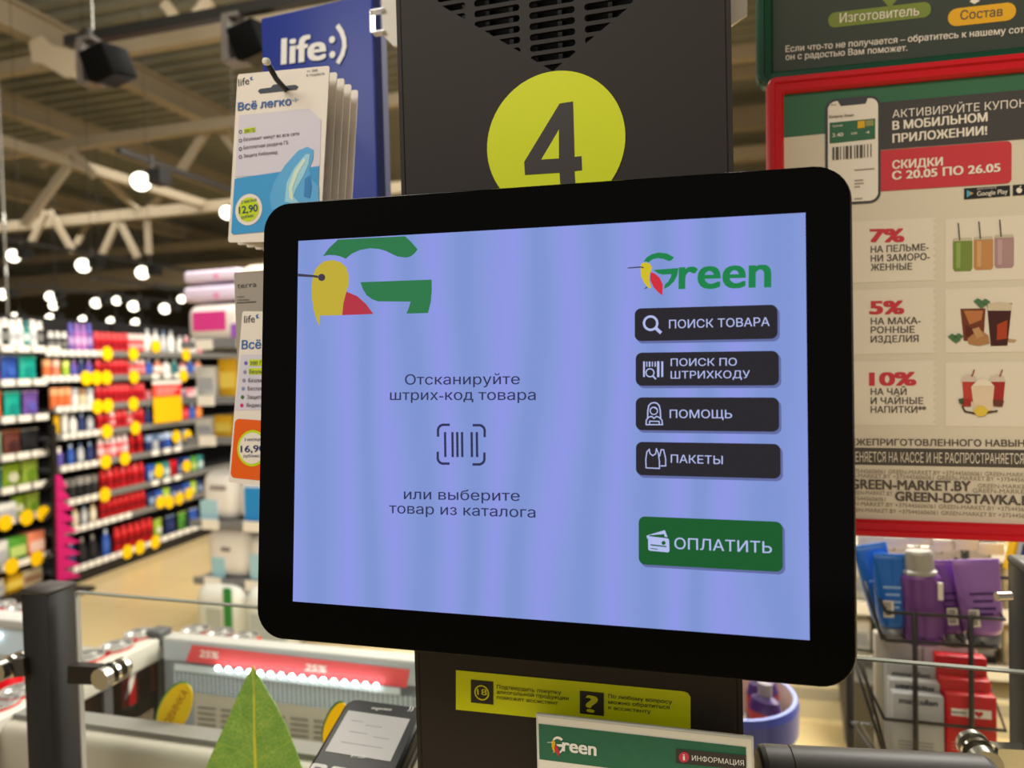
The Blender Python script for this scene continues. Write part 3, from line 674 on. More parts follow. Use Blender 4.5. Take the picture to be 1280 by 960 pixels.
for (ya, yb) in ((273, 352), (361, 441), (453, 533)):
    m = MB(); a = RF.px(1200, ya, L[0]); b = RF.px(1200, yb, L[0]); ul = RF.px(1182, ya, L[0])[0]; m.flat([(ul, b[1]), (ui1 - .004, b[1]), (ui1 - .004, a[1]), (ul, a[1])], L[0], PLT); cp = m.build('picture_coupon', poster)
    m = MB(); cx = lambda x, y: RF.px(1180 + x / 3.43, 260 + y / 3.43, L[1])
    def fp(P, mt, z=1): m.flat([RF.px(1180 + x / 3.43, 260 + y / 3.43, L[z]) for x, y in P], L[z], mt)
    if ya == 273:
        for (x0_, c0, c1, dy) in ((38, (124, 142, 64), (150, 168, 92), 8), (127, (196, 140, 84), (214, 164, 112), 2), (216, (176, 140, 136), (196, 160, 156), -6)):
            fp([(x0_ + 3, 125 + dy), (x0_ + 80, 122 + dy), (x0_ + 84, 138 + dy), (x0_ + 84, 250 + dy), (x0_ + 76, 262 + dy), (x0_ + 8, 264 + dy), (x0_, 252 + dy), (x0_, 140 + dy)], mat(c0, .5))
            fp([(x0_ + 14, 140 + dy), (x0_ + 34, 140 + dy), (x0_ + 32, 250 + dy), (x0_ + 14, 250 + dy)], mat(c1, .5), 2); fp([(x0_ + 4, 122 + dy), (x0_ + 80, 119 + dy), (x0_ + 80, 132 + dy), (x0_ + 4, 135 + dy)], mat((200, 190, 160), .5), 2)
            fp([(x0_ + 20, 56 + dy), (x0_ + 26, 56 + dy), (x0_ + 32, 130 + dy), (x0_ + 26, 130 + dy)], PTX, 3)
    elif ya == 361:
        fp([(70, 432), (178, 430), (170, 565), (85, 570)], mat((120, 62, 40), .5)); fp([(84, 440), (168, 440), (160, 480), (110, 500)], mat((190, 120, 70), .5), 2)
        fp([(92, 500), (128, 520), (116, 556), (92, 548)], mat((98, 44, 30), .5), 2)
        fp([(184, 412), (292, 408), (272, 590), (200, 592)], mat((74, 38, 34), .5)); fp([(186, 410), (240, 402), (292, 412), (288, 440), (188, 440)], mat((214, 196, 164), .5), 2); fp([(228, 500), (272, 480), (270, 560), (226, 566)], mat((176, 70, 34), .5), 2)
        fp([(100, 560), (150, 520), (190, 545), (196, 580), (150, 590), (105, 582)], mat((180, 128, 80), .5), 3); fp([(120, 520), (150, 510), (170, 550), (140, 560)], mat((196, 150, 100), .5), 4)
        for (x_, y_) in ((150, 400), (165, 415), (182, 402), (40, 552), (55, 565), (68, 550)): fp([(x_ - 24, y_), (x_ - 5, y_ - 14), (x_ + 18, y_), (x_ - 4, y_ + 14)], mat((84, 120, 80), .5), 4)
        fp([(275, 560), (312, 566), (300, 576), (275, 574)], mat((190, 150, 110), .5), 2)
    else:
        for (x0_, c0) in ((70, (196, 70, 56)), (190, (170, 50, 44))):
            fp([(x0_ + 8, 745), (x0_ + 72, 745), (x0_ + 64, 830), (x0_ + 14, 830)], mat(c0, .5)); fp([(x0_, 745), (x0_ + 10, 722), (x0_ + 38, 712), (x0_ + 66, 722), (x0_ + 76, 745)], mat((216, 196, 176), .5), 2)
            fp([(x0_ + 46, 722), (x0_ + 58, 692), (x0_ + 63, 694), (x0_ + 52, 724)], mat((160, 66, 56), .5), 3)
        fp([(116, 765), (216, 762), (206, 868), (130, 872)], mat((232, 206, 172), .5), 3); fp([(118, 765), (140, 742), (168, 732), (198, 744), (214, 762)], mat((240, 224, 198), .5), 4)
        fp([(76, 820), (116, 820), (116, 850), (80, 850)], mat((170, 50, 44), .5), 4); fp([(210, 822), (258, 826), (250, 852), (212, 850)], mat((110, 60, 50), .5), 4); fp([(62, 820), (84, 814), (84, 842), (66, 838)], mat((70, 92, 60), .5), 4)
        m.stroke([RF.px(1180 + x / 3.43, 260 + y / 3.43, L[4]) for x, y in ((78, 850), (90, 872), (130, 880), (180, 878), (228, 870))], .0014, L[4], mat((70, 50, 40), .5))
        fp([(124, 870), (150, 846), (172, 850), (192, 868), (176, 890), (146, 894)], mat((230, 196, 70), .5), 5)
    m.build('drink_picture', cp)
m = MB(); m.text(RF, 'СВЕЖЕПРИГОТОВЛЕННОГО НАВЫНОС', (1046, 556.3), (1302, 558.4), 8, L[1], PTX, .02)
a = RF.px(1075, 559.6, L[0]); b = RF.px(1075, 581, L[0]); m.flat([(ui0 + .004, b[1]), (ui1 - .002, b[1]), (ui1 - .002, a[1]), (ui0 + .004, a[1])], L[0], mat((84, 76, 68), .5))
m.text(RF, 'ПОКУПОН ПРИМЕНЯЕТСЯ НА КАССЕ И НЕ РАСПРОСТРАНЯЕТСЯ НА', (1000, 576.2), (1296, 580.3), 12.4, L[1], PLT, 0); m.build('notice_band', poster)
m = MB(); rep = 'GREEN-MARKET.BY +375445606061 '
FT = mat((150, 136, 118), .55)
for (y_, xa, xb, s_) in ((591.3, 1060, 1300, 2), (597.2, 1046, 1300, 2), (605.6, 1222, 1300, 0), (611.5, 1216, 1300, 0), (618.3, 1060, 1116, 0), (625.6, 1060, 1107, 1), (632.3, 1050, 1300, 2), (640, 1056, 1300, 2)):
    s2 = {2: (rep * 2).strip() if y_ > 595 else '+375445606061 ' + rep + 'GREEN-MARKET.BY', 0: 'GREEN-MARKET.BY', 1: '+375445606061'}[s_]
    sl = (y_ - 505) * 2.65e-4; m.text(RF, s2, (xa, y_ + (xa - 1076) * sl), (xb, y_ + (xb - 1076) * sl), 5.2, L[1], FT, 0)
m.build('small_print', poster)
m = MB(); m.text(RF, 'GREEN-MARKET.BY', (1063, 610.7), (1213, 613.6), 12.2, L[2], PTX, .03); m.text(RF, 'GREEN-DOSTAVKA.BY', (1119.3, 625.6), (1298, 632), 11.8, L[2], PTX, .03); m.build('web_address', poster)
# green framed notice above, behind the red one
GF = RF.shift(-.016)
gu0 = GF.px(945.5, 60)[0]; gv0 = GF.px(975, 110)[1]; gw = GF.px(966, 50)[0] - gu0
gp_ = thing('poster_frame', 'dark green frame with grey-green notice, top right above the red frame', 'poster', GF.M())
m = MB(); px_frame(m, GF, gu0, gv0, gu0 + .42, gv0 + .30, gw, .012, mat((14, 70, 46), .35)); m.build('frame', gp_)
n_ = MB().prism([(gu0 + .005, gv0 + .005), (gu0 + .415, gv0 + .005), (gu0 + .415, gv0 + .295), (gu0 + .005, gv0 + .295)], -.005, -.0012, mat((66, 72, 62), .5)).build('paper', gp_)
m = MB()
def gq(P, z): return [GF.px(x, y, z) for x, y in P]
a = GF.px(1035.5, 25, L[0]); b = GF.px(1163.5, 12, L[0]); hh = .0062
m.flat(rrect(a[0], min(a[1], b[1]) - hh, b[0], max(a[1], b[1]) + hh, hh * .98, 8), L[0], mat((128, 142, 62), .5)); m.text(GF, 'Изготовитель', (1049.6, 28.6), (1148.8, 19), 12, L[1], PW, .005)
m.flat(gq([(1103, 0), (1110, -8), (1121, 0), (1112, 10)], L[0]), L[0], mat((128, 142, 62), .5)); m.build('pill_label', n_)
m = MB(); a = GF.px(1185, 22, L[0]); b = GF.px(1270, 14, L[0]); m.flat(rrect(a[0], min(a[1], b[1]) - .0072, b[0], max(a[1], b[1]) + .0072, .0074, 8), L[0], mat((236, 176, 40), .5)); m.text(GF, 'Состав', (1200.5, 24.6), (1253.2, 19.6), 11.5, L[1], mat((96, 92, 78), .5), .01)
m.flat(gq([(1212, 2), (1218, -4), (1225, 1), (1218, 5)], L[0]), L[0], PW); m.build('pill_label', n_)
m = MB(); m.text(GF, 'Если что-то не получается – обратитесь к нашему сотруднику,', (982, 65.2), (1332, 36.3), 8, L[1], PW, .015); m.text(GF, 'он с радостью Вам поможет.', (982, 75.2), (1134, 63.6), 8, L[1], PW, .015); m.build('caption', n_)
MB().box((gu0 + .16, gv0 + .10, -.009), (.03, .5, .006), STEEL).build('hanger_bar', gp_)
# ================================================================== BLUE PANEL AND HANGING CARDS, left
BF = Frame(at_d(400, 80, .80), Matrix.Rotation(math.radians(-4), 3, 'Z') @ KX, Z)
bu0 = BF.px(325.5, 40)[0]; bu1 = BF.px(466, 60)[0]; bvt = BF.px(400, 5)[1]
bp = thing('advertising_board', 'glossy blue upright panel with white lettering, left of the dark column', 'board', BF.M())
BLUE = mat((38, 56, 142), .4)
MB().rbox(((bu0 + bu1) / 2, bvt - .28, -.008), (bu1 - bu0, .56, .014), .002, BLUE, None, 2).build('front_sheet', bp)
MB().box((bu1 + .0045, bvt - .28, -.009), (.009, .562, .012), mat((14, 22, 66), .7)).build('side_channel', bp)
bvm = BF.px(480, 600)[1]
_q = PF.pt(kx0 + .03, PF.px(600, 600)[1], -.135) - BF.pt(0, bvm, 0); _q = Vector((_q.dot(BF.ex), bvm, _q.dot(BF.n)))
MB().beam((bu1 - .06, bvm, -.035), (_q.x, bvm, -.035), .02, .06, mat((30, 48, 128), .25)).beam((_q.x, bvm, -.045), (_q.x, bvm, _q.z), .02, .06, mat((30, 48, 128), .25)).build('mounting_arm', bp)
m = MB(); BW = mat((232, 230, 226), .4)
m.text(BF, 'life', (352.5, 80), (406, 73.5), 33, .0006, BW, .03)
for (x_, y_) in ((415, 49.5), (415.5, 68.2)): c_ = BF.px(x_, y_, .0006); m.flat(circ(*c_, 4.3 * .80 / FPX, 18), .0006, BW)
m.stroke([BF.px(*q_, .0006) for q_ in ((422.5, 33), (427, 40), (430, 49), (430.5, 58), (428, 68), (423, 77.5))], 6.2 * .8 / FPX, .0006, BW); m.build('lettering', bp)
# cards
def card_frame(t, ex, ey): return Frame(CAM + camvec(t), camvec(ex), camvec(ey))
C1 = card_frame((-0.22297, 0.25158, 0.57726), (0.95483, -0.04735, -0.29335), (0.05275, 0.99855, 0.01049))
C2 = card_frame((-0.21669, 0.05851, 0.57097), (0.9485, -0.03942, -0.31432), (0.05989, 0.99665, 0.05572))
CW_, CH_ = .085, .137
CWHITE = mat((226, 216, 204), .4); CBL, CNV, CDK = mat((44, 98, 168), .4), mat((30, 52, 100), .4), mat((60, 56, 54), .4)
LIL, SKY, ORG, LIME, HL = mat((206, 200, 212), .4), mat((58, 148, 204), .4), mat((222, 92, 14), .4), mat((188, 208, 16), .4), mat((196, 214, 30), .4)
def card_body(t):
    m = MB()
    O = rrect(0, -CH_, CW_, 0, .002, 3); m.prism(O, -.0008, 0, CWHITE)
    m.build('backing_card', t)
    c = MB(); c.rbox((CW_ / 2, -CH_ * .55, -.0045), (CW_ * .86, CH_ * .72, .006), .002, mat((210, 204, 196), .5), None, 1); c.build('sim_envelope', t)
def slot(m, F, z): m.flat([F.px(x / 4.176 + 284, y / 4.176 + 80, z) for x, y in ((160, 142), (170, 130), (228, 122), (240, 108), (280, 102), (296, 115), (355, 108), (372, 118), (362, 134), (172, 155))], z, mat((48, 56, 70), .4))
hook_card = 'white hanging cards behind the front card'
def circle_price(m, F, cx, cy, ro, ri, z, price, rim, l1, l2, l3):
    s_ = .577 / FPX; c_ = F.px(cx, cy, z)
    m.flat(circ(*c_, ro * s_, 40), z, rim[0]); m.flat(circ(*c_, ri * s_, 40), z + .0002, rim[1])
    m.text(F, price, *l2, z + .0004, CNV, .015)
    m.text(F, '3 месяца', *l1, z + .0004, CNV); m.text(F, 'руб/мес', *l3, z + .0004, CNV)
def zc(x, y): return (x / 4.176 + 284, y / 4.176 + 80)
t = thing('hanging_card', 'white SIM pack with blue fin picture and 12,90 price, frontmost on the hook', 'SIM pack', C1.M())
card_body(t); z_ = .0003
m = MB(); m.text(C1, 'life', zc(58, 117), zc(115, 104), 9.5, z_, CDK, .005); m.flat([C1.px(*zc(x, y), z_) for x, y in ((118, 72), (132, 64), (126, 78), (138, 80), (122, 86))], z_, CBL); m.build('logo', t)
m = MB(); slot(m, C1, z_); m.build('hook_slot', t)
m = MB(); m.text(C1, 'Всё легко', zc(55, 243), zc(332, 213), 9.8, z_ + .0003, CBL, .02); m.text(C1, '+', zc(338, 205), zc(372, 200), 8, z_ + .0003, mat((150, 180, 205), .4)); m.build('headline', t)
m = MB(); m.flat([C1.px(*zc(x, y), z_) for x, y in ((62, 268), (425, 232), (490, 292), (484, 530), (440, 560), (40, 590))], z_, LIL)
m.flat([C1.px(*zc(x, y), z_ + .0003) for x, y in ((85, 337), (146, 328), (146, 354), (85, 363))], z_ + .0003, HL)
m.text(C1, '300 ГБ', zc(90, 358), zc(142, 351), 4, z_ + .0006, CDK)
for s_, x0_, y0_, x1_, y1_ in (('Безлимит минут во все сети', 85, 403, 375, 371), ('Бесплатная раздача ГБ', 85, 446, 318, 418), ('Защита Кибермед', 85, 489, 262, 468)): m.text(C1, s_, zc(x0_, y0_), zc(x1_, y1_), 4.4, z_ + .0003, mat((92, 82, 92), .4), .005)
for y_ in (355, 401, 444, 486): m.ringplate([(a_ + C1.px(*zc(70, y_), z_)[0], b_ + C1.px(*zc(70, y_), z_)[1]) for a_, b_ in circ(0, 0, .0016, 12)], [(a_ + C1.px(*zc(70, y_), z_)[0], b_ + C1.px(*zc(70, y_), z_)[1]) for a_, b_ in circ(0, 0, .001, 12)], z_ + .0003, CDK)
m.text(C1, '+1 000', zc(415, 44), zc(470, 38), 3.2, z_ + .0003, CDK); m.text(C1, 'в подарок', zc(413, 64), zc(508, 54), 3.2, z_ + .0003, CDK); m.build('offer_text', t)
m = MB()
m.flat([C1.px(*zc(x, y), z_ + .0002) for x, y in ((38, 602), (50, 596), (240, 568), (480, 532), (470, 850), (30, 890), (20, 880))], z_ + .0002, SKY); m.build('blue_panel', t)
m = MB()
for P, mt_, dz in (([(222, 690), (245, 615), (300, 530), (370, 452), (418, 432), (450, 448), (448, 495), (428, 548), (440, 600), (478, 640), (478, 740), (230, 760)], mat((88, 164, 214), .35), .0004),
        ([(300, 720), (310, 620), (352, 540), (410, 470), (432, 470), (425, 520), (400, 580), (360, 650), (345, 690), (380, 730)], mat((150, 204, 222), .35), .0006), ([(322, 640), (350, 560), (400, 490), (410, 500), (370, 570), (340, 650), (345, 715), (325, 700)], mat((206, 222, 204), .35), .0008),
        ([(405, 600), (430, 580), (440, 640), (430, 700), (400, 690)], mat((52, 124, 186), .35), .0008)): m.flat([C1.px(*zc(x, y), z_ + dz) for x, y in P], z_ + dz, mt_)
m.build('fin_picture', t)
m = MB(); circle_price(m, C1, *zc(112, 760), 19.5, 15, z_ + .0005, '12,90', (CWHITE, LIME), (zc(74, 730), zc(152, 714), 4), (zc(62, 782), zc(158, 768), 9.3), (zc(74, 808), zc(140, 797), 4)); m.build('price_badge', t)
for k in range(1, 5):
    Fk = Frame(C1.o + KY * (.0125 * k) - KX * .0005 * k, C1.ex, C1.ey)
    t = thing('hanging_card', 'white SIM pack on the hook, %s behind the front 12,90 card' % ['next', 'second', 'third', 'farthest'][k - 1], 'SIM pack', Fk.M(), 'SIM packs on the upper hook')
    card_body(t)
# hook through the slots
hk = thing('wire_hook', 'black wire hook with pale ball tip, carrying the upper white packs', 'hook')
h0 = C1.pt(*C1.px(333, 77, .03), .03); h1 = C1.pt(*C1.px(345, 98, .013), .013); h2 = C1.pt(*C1.px(357, 112), 0); hb = BF.pt(*BF.px(392, 128), 0)
MB().tube([h0, h1, h2, h2 + KY * .06, hb], .0022, mat((52, 54, 58), .3, 0), 8).build('wire', hk)
m = MB(); M_ = Matrix.Translation(h0); m.lathe([(0, -.003), (.0026, -.002), (.0033, 0), (.0026, .002), (0, .003)], mat((226, 224, 216), .3), 12, M_); m.build('ball_tip', hk)
def z2(x, y): return (x / 3.31 + 280, y / 3.31 + 330)
t = thing('hanging_card', 'white SIM pack with orange 16,90 price panel, half hidden by the touch screen', 'SIM pack', C2.M())
card_body(t)
m = MB(); m.text(C2, 'life', z2(83, 244), z2(127, 241), 9.5, z_, CDK, .005); m.flat([C2.px(*z2(x, y), z_) for x, y in ((131, 212), (142, 206), (138, 218), (148, 222), (134, 226))], z_, CBL); m.build('logo', t)
m = MB(); m.text(C2, 'Всё легко', z2(73, 352), z2(298, 346), 11, z_, CBL, .02); m.build('headline', t)
m = MB()
m.flat([C2.px(*z2(x, y), z_) for x, y in ((70, 375), (380, 375), (360, 600), (45, 605))], z_, LIL)
for y_, x_, c_ in ((410, 90, (110, 90, 170)), (447, 86, (140, 130, 170)), (482, 82, (140, 140, 160)), (516, 79, (120, 140, 180)), (551, 76, (60, 110, 60)), (585, 73, (206, 40, 100))):
    p_ = C2.px(*z2(x_, y_), z_ + .0003); m.flat(circ(*p_, .0016, 12), z_ + .0003, mat(c_, .4))
for y_, x_, s_, hl in ((417, 106, '300 ГБ', 1), (453, 104, 'Безлимит сеть', 1), (489, 100, 'Безлимит минут', 0), (523, 97, 'Бесплатная раздача', 0), (558, 94, 'Защита Кибермед', 0), (592, 91, 'Яндекс', 0)):
    xr = x_ + 11 * len(s_)
    if hl: m.flat([C2.px(*z2(a_, b_), z_ + .0003) for a_, b_ in ((x_ - 3, y_ - 22), (xr + 4, y_ - 22), (xr + 4, y_ + 4), (x_ - 3, y_ + 4))], z_ + .0003, HL)
    m.text(C2, s_, z2(x_, y_), z2(xr, y_), 5, z_ + .0006, mat((92, 82, 92), .4), .005)
m.build('offer_text', t)
m = MB(); p_ = C2.px(*z2(50, 640), z_); q_ = C2.px(*z2(30, 884), z_); m.flat(rrect(p_[0] - .001, q_[1], CW_ - .004, p_[1], .004), z_, ORG); m.build('orange_panel', t)
m = MB(); cx_, cy_ = z2(118, 762); s_ = .575 / FPX; c_ = C2.px(cx_, cy_, z_)
m.flat(circ(*c_, 22 * s_, 40), z_ + .0003, LIME); m.flat(circ(*c_, 19 * s_, 40), z_ + .0005, CWHITE)
m.text(C2, '16,90', z2(69, 779), z2(168, 776), 8.6, z_ + .0008, CNV, .015); m.text(C2, '3 месяца', z2(84, 733), z2(150, 731), 4, z_ + .0008, CNV); m.text(C2, 'руб/мес', z2(80, 800), z2(148, 800), 4, z_ + .0008, CNV); m.build('price_badge', t)
C3 = Frame(CAM + ray(292.5, 340.5) * .60, KX, Z)
t = thing('hanging_card', 'small grey card with dark lettering, behind the orange-panelled pack', 'card', C3.M())
GC = mat((158, 150, 140), .5)
MB().prism(rrect(0, -.085, .075, 0, .0015, 3), -.0012, 0, GC).build('backing_card', t)
m = MB(); m.text(C3, 'terra', z2(55, 101), z2(135, 94), 7, z_, CDK, 0); m.text(C3, 'mini', z2(55, 140), z2(83, 139), 2.6, z_, CDK); m.text(C3, 'размер', z2(55, 153), z2(105, 151), 2.6, z_, CDK); p_ = C3.px(*z2(54, 161), z_); q_ = C3.px(*z2(132, 161), z_); m.stroke([p_, (q_[0], p_[1])], .0008, z_, CDK); m.build('lettering', t)
hk2 = thing('wire_hook', 'short wire hook behind the touch screen carrying the orange-panelled pack', 'hook')
a_ = C2.pt(CW_ / 2, -.012, .01); MB().tube([a_, a_ - C2.n * .10, BF.pt(bu0 + .03, BF.px(352, 400)[1], 0)], .002, mat((52, 54, 58), .3), 8).build('wire', hk2)
# white plate behind the column top, with its clear clip
AF = PF.shift(-.17)
ap = thing('acrylic_plate', 'milky white plate behind the top of the dark column, its ends showing both sides', 'plate', AF.M())
a = AF.px(477, 0); b = AF.px(937, 10); vb = AF.px(478, 43)[1]; vb2 = AF.px(933, 18)[1]
m = MB(); m.prism([(a[0], vb), (a[0] + .011, vb - .013), (b[0] - .02, vb2 - .01), (b[0] - .002, vb2), (b[0], .5), (a[0], .5)], -.004, 0, mat((206, 198, 184), .3)); m.build('plate', ap)
m = MB(); cx0 = AF.px(465, 30)[0]; cvt = AF.px(470, 14)[1]; cvb = AF.px(470, 43)[1]
for P in (((cx0, cvb), (cx0 + .0012, cvt)), ((cx0, cvb), (a[0] + .004, cvb + .0012)), ((cx0, cvt - .0012), (a[0] + .004, cvt))): m.box(((P[0][0] + P[1][0]) / 2, (P[0][1] + P[1][1]) / 2, 0), (abs(P[1][0] - P[0][0]), abs(P[1][1] - P[0][1]), .01), mat((220, 222, 226), .1, spec=1))
m.build('clip', ap)
# ================================================================== LONG SHELF UNIT, left background
ga = at_z(79, 736, 0); gb_ = at_z(259, 669, 0)
GX = (gb_ - ga).normalized(); GFm = Frame(ga, GX, Z)      # n points to the aisle
GROT = math.atan2(GX.y, GX.x)
ORD = ['top', 'second', 'third', 'fourth', 'fifth', 'sixth', 'seventh', 'eighth', 'ninth']
STG = mat((92, 92, 92), .4); RAIL = mat((120, 118, 114), .4); TAGM = mat((238, 232, 220), .5); BACK = mat((34, 32, 32), .6)
RAILY = [442, 472, 507.5, 539.5, 577, 618, 652, 699]
SZ = [GFm.px(130, y)[1] for y in RAILY]          # rail middle height of each shelf
gs0, gs1 = -.02, 3.0
gon = thing('shelf_unit', 'long dark shelf unit with red product block across the aisle, left background', 'shelf unit', GFm.M())
DEP = .42
MB().box(((gs0 + gs1) / 2, .95, -DEP - .02), (gs1 - gs0, 1.9, .03), BACK).build('back_panel', gon)
MB().box(((gs0 + gs1) / 2, .04, -DEP / 2), (gs1 - gs0, .08, DEP), BLACKM).build('base', gon)
for s in (gs0 + .01, 1.0, 2.0, gs1): MB().box((s, .95, -DEP), (.04, 1.9, .04), BLACKM).build('upright', gon)
def shelf(root, s0, s1, z, tags, discs, nm='shelf', dep=DEP):
    m = MB().box(((s0 + s1) / 2, z - .012, -dep / 2), (s1 - s0, .02, dep), STG); m.box(((s0 + s1) / 2, z, .004), (s1 - s0, .045, .008), RAIL); sh = m.build(nm, root)
    for (a, b) in tags: MB().box(((a + b) / 2, z, .0095), (b - a, .042, .003), TAGM).build('price_tag', sh)
    for (s, zz, r) in discs: MB().prism(circ(s, zz, r, 20), .016, .019, GOLD).build('discount_disc', sh)
    return sh
def zo(x, y): return (x * .375, 380 + y * .375)
DISCS = {0: [(358, 167), (445, 170), (520, 142), (620, 160)], 1: [(288, 251), (322, 251), (356, 251), (447, 246), (612, 250), (672, 252)], 2: [(325, 342), (360, 340), (445, 331)],
         3: [(357, 425), (452, 419), (588, 442), (625, 440)], 4: [(353, 530), (417, 521), (530, 557), (622, 540)], 5: [(350, 637), (535, 660), (565, 660), (598, 648), (630, 632)], 6: [], 7: [(425, 830), (467, 816), (518, 800)]}
TAGS = {0: (150, 340), 1: (140, 270), 2: (185, 300), 3: (205, 340), 4: (200, 335), 5: (225, 345), 6: (240, 430), 7: (240, 690)}
for i, z in enumerate(SZ):
    xa, xb = TAGS[i]; tg = []
    x = xa
    while x < xb:
        s0_ = GFm.px(*zo(x, 0)[:1], RAILY[i])[0]; s1_ = GFm.px(zo(x + 20, 0)[0], RAILY[i])[0]; tg.append((s0_, s1_)); x += 25
    if i in (1, 4, 5): 
        for x in (505, 545, 580): tg.append((GFm.px(zo(x, 0)[0], RAILY[i])[0], GFm.px(zo(x + 22, 0)[0], RAILY[i])[0]))
    ds = []
    for (x, y) in DISCS[i]:
        s, zz = GFm.px(*zo(x, y), .017); ds.append((s, z if abs(zz - z) < .05 else zz, .052))
    shelf(gon, gs0, gs1, z, tg, ds)
# ---- products
PM = {}
def proto(kind, cols, r, h):
    key = (kind, tuple(cols), round(r, 3), round(h, 3))
    if key in PM: return PM[key]
    m = MB(); c = [mat(k, .35) for k in cols]; a = c[0]; b = c[1 % len(c)]; d = c[2 % len(c)]
    if kind == 'can': # spray can: body, band, shoulder, cap
        m.lathe([(0, 0), (r * .95, 0), (r, .004), (r, h * .3), (r, h * .55), (r, h * .72), (r * .8, h * .78), (r * .72, h * .79), (r * .72, h * .97), (r * .6, h), (0, h)], [a, a, a, b, a, d, d, d, d, d], 14)
    elif kind == 'jar': m.lathe([(0, 0), (r, 0), (r, h * .62), (r * .9, h * .66), (r * 1.02, h * .67), (r * 1.02, h), (0, h)], [a, a, a, b, b, b], 14)
    elif kind == 'bottle': m.lathe([(0, 0), (r * .9, 0), (r, h * .05), (r, h * .3), (r, h * .6), (r * .8, h * .76), (r * .38, h * .82), (r * .42, h * .83), (r * .42, h), (0, h)], [a, a, a, d, a, a, b, b, b], 14, None, 1, .65)
    elif kind == 'tube': m.lathe([(0, 0), (r * .8, 0), (r * .8, h * .18), (r * .9, h * .2), (r * .95, h * .5), (r * 1.0, h * .99), (0, h)], [b, b, b, a, a, a], 14, None, 1, .55)
    elif kind == 'box':
        m.rbox((0, 0, h / 2), (2 * r, 1.5 * r, h), .003, a, None, 1); m.box((0, -.75 * r - .0005, h * .45), (1.7 * r, .001, h * .4), b); m.box((0, .75 * r + .0005, h * .45), (1.7 * r, .001, h * .4), b)
    elif kind == 'pouch':
        n = 7; V = []; F = []
        for side in (1, -1):
            for i in range(n):
                for j in range(n):
                    u, v = i / (n - 1), j / (n - 1); bulge = (math.sin(PI * u) ** .6) * (math.sin(PI * min(v * 1.1, 1)) ** .6)
                    V.append(((u - .5) * 2 * r * (1 - .12 * math.sin(PI * v)), side * .28 * r * bulge, v * h))
        for q_ in (0, n * n):
            for i in range(n - 1):
                for j in range(n - 1): F.append((q_ + i * n + j, q_ + (i + 1) * n + j, q_ + (i + 1) * n + j + 1, q_ + i * n + j + 1))
        m.add(V, F, a, None, True); m.box((0, 0, h * .96), (1.9 * r, .004, h * .08), b)
        for sgn in (1, -1): m.prism(circ(0, 0, r * .5, 16), .28 * r - .004, .28 * r + .002, d, Matrix.Translation((0, 0, h * .42)) @ Matrix.Rotation(PI / 2 * sgn, 4, 'X'))
    o = m.build('product'); me = o.data; bpy.data.objects.remove(o); PM[key] = me
    return me
NAME = {'can': ('spray_can', 'spray can', 'can'), 'jar': ('cosmetics_jar', 'jar', 'jar'), 'bottle': ('shampoo_bottle', 'bottle', 'bottle'), 'tube': ('cream_tube', 'tube', 'tube'), 'box': ('product_box', 'box', 'box'), 'pouch': ('refill_pouch', 'pouch', 'pouch')}
def product(kind, cols, r, h, pos, rot, label, group=None):
    me = proto(kind, cols, r, h); nm, _, cat = NAME[kind]
    o = bpy.data.objects.new(nm, me); COL.objects.link(o); o.location = pos; o.rotation_euler = (0, 0, rot); tag(o, label, cat, group); return o
C = dict(red=((196, 26, 36), (150, 18, 28), (232, 84, 86)), redw=((206, 36, 46), (236, 150, 150), (240, 214, 208)), dred=((182, 16, 24), (128, 10, 18), (214, 50, 52)), pinkw=((224, 120, 128), (240, 200, 200), (236, 216, 212)),
    black=((34, 34, 36), (150, 146, 140), (40, 40, 42)), blackw=((46, 46, 48), (120, 118, 112), (226, 222, 214)), navy=((36, 48, 96), (150, 170, 200), (50, 62, 110)), blue=((48, 84, 168), (190, 206, 226), (60, 96, 180)), violet=((112, 82, 160), (180, 150, 200), (96, 90, 176)), lilac=((176, 110, 178), (214, 170, 210), (150, 110, 180)),
    orange=((222, 112, 62), (240, 170, 120), (236, 150, 70)), lime=((160, 190, 60), (210, 220, 120), (230, 228, 210)), white=((226, 224, 216), (180, 180, 184), (236, 232, 224)), cream=((214, 198, 160), (160, 120, 90), (232, 222, 200)), yellow=((228, 176, 30), (240, 210, 90), (220, 120, 40)), teal=((58, 128, 124), (190, 214, 206), (44, 104, 104)),
    peach=((226, 130, 96), (240, 200, 180), (232, 226, 214)), pink=((222, 120, 130), (240, 200, 204), (240, 224, 220)), green=((84, 150, 50), (190, 210, 120), (60, 120, 50)), silver=((170, 172, 174), (90, 110, 140), (200, 200, 200)))
CN = dict(red='red', redw='red white-capped', dred='deep red', pinkw='pink and white', black='black', blackw='black white-capped', navy='navy', blue='blue', violet='violet', lilac='lilac', orange='orange', lime='lime green', white='white', cream='cream', yellow='yellow', teal='teal', peach='peach', pink='pink', green='green', silver='silver')
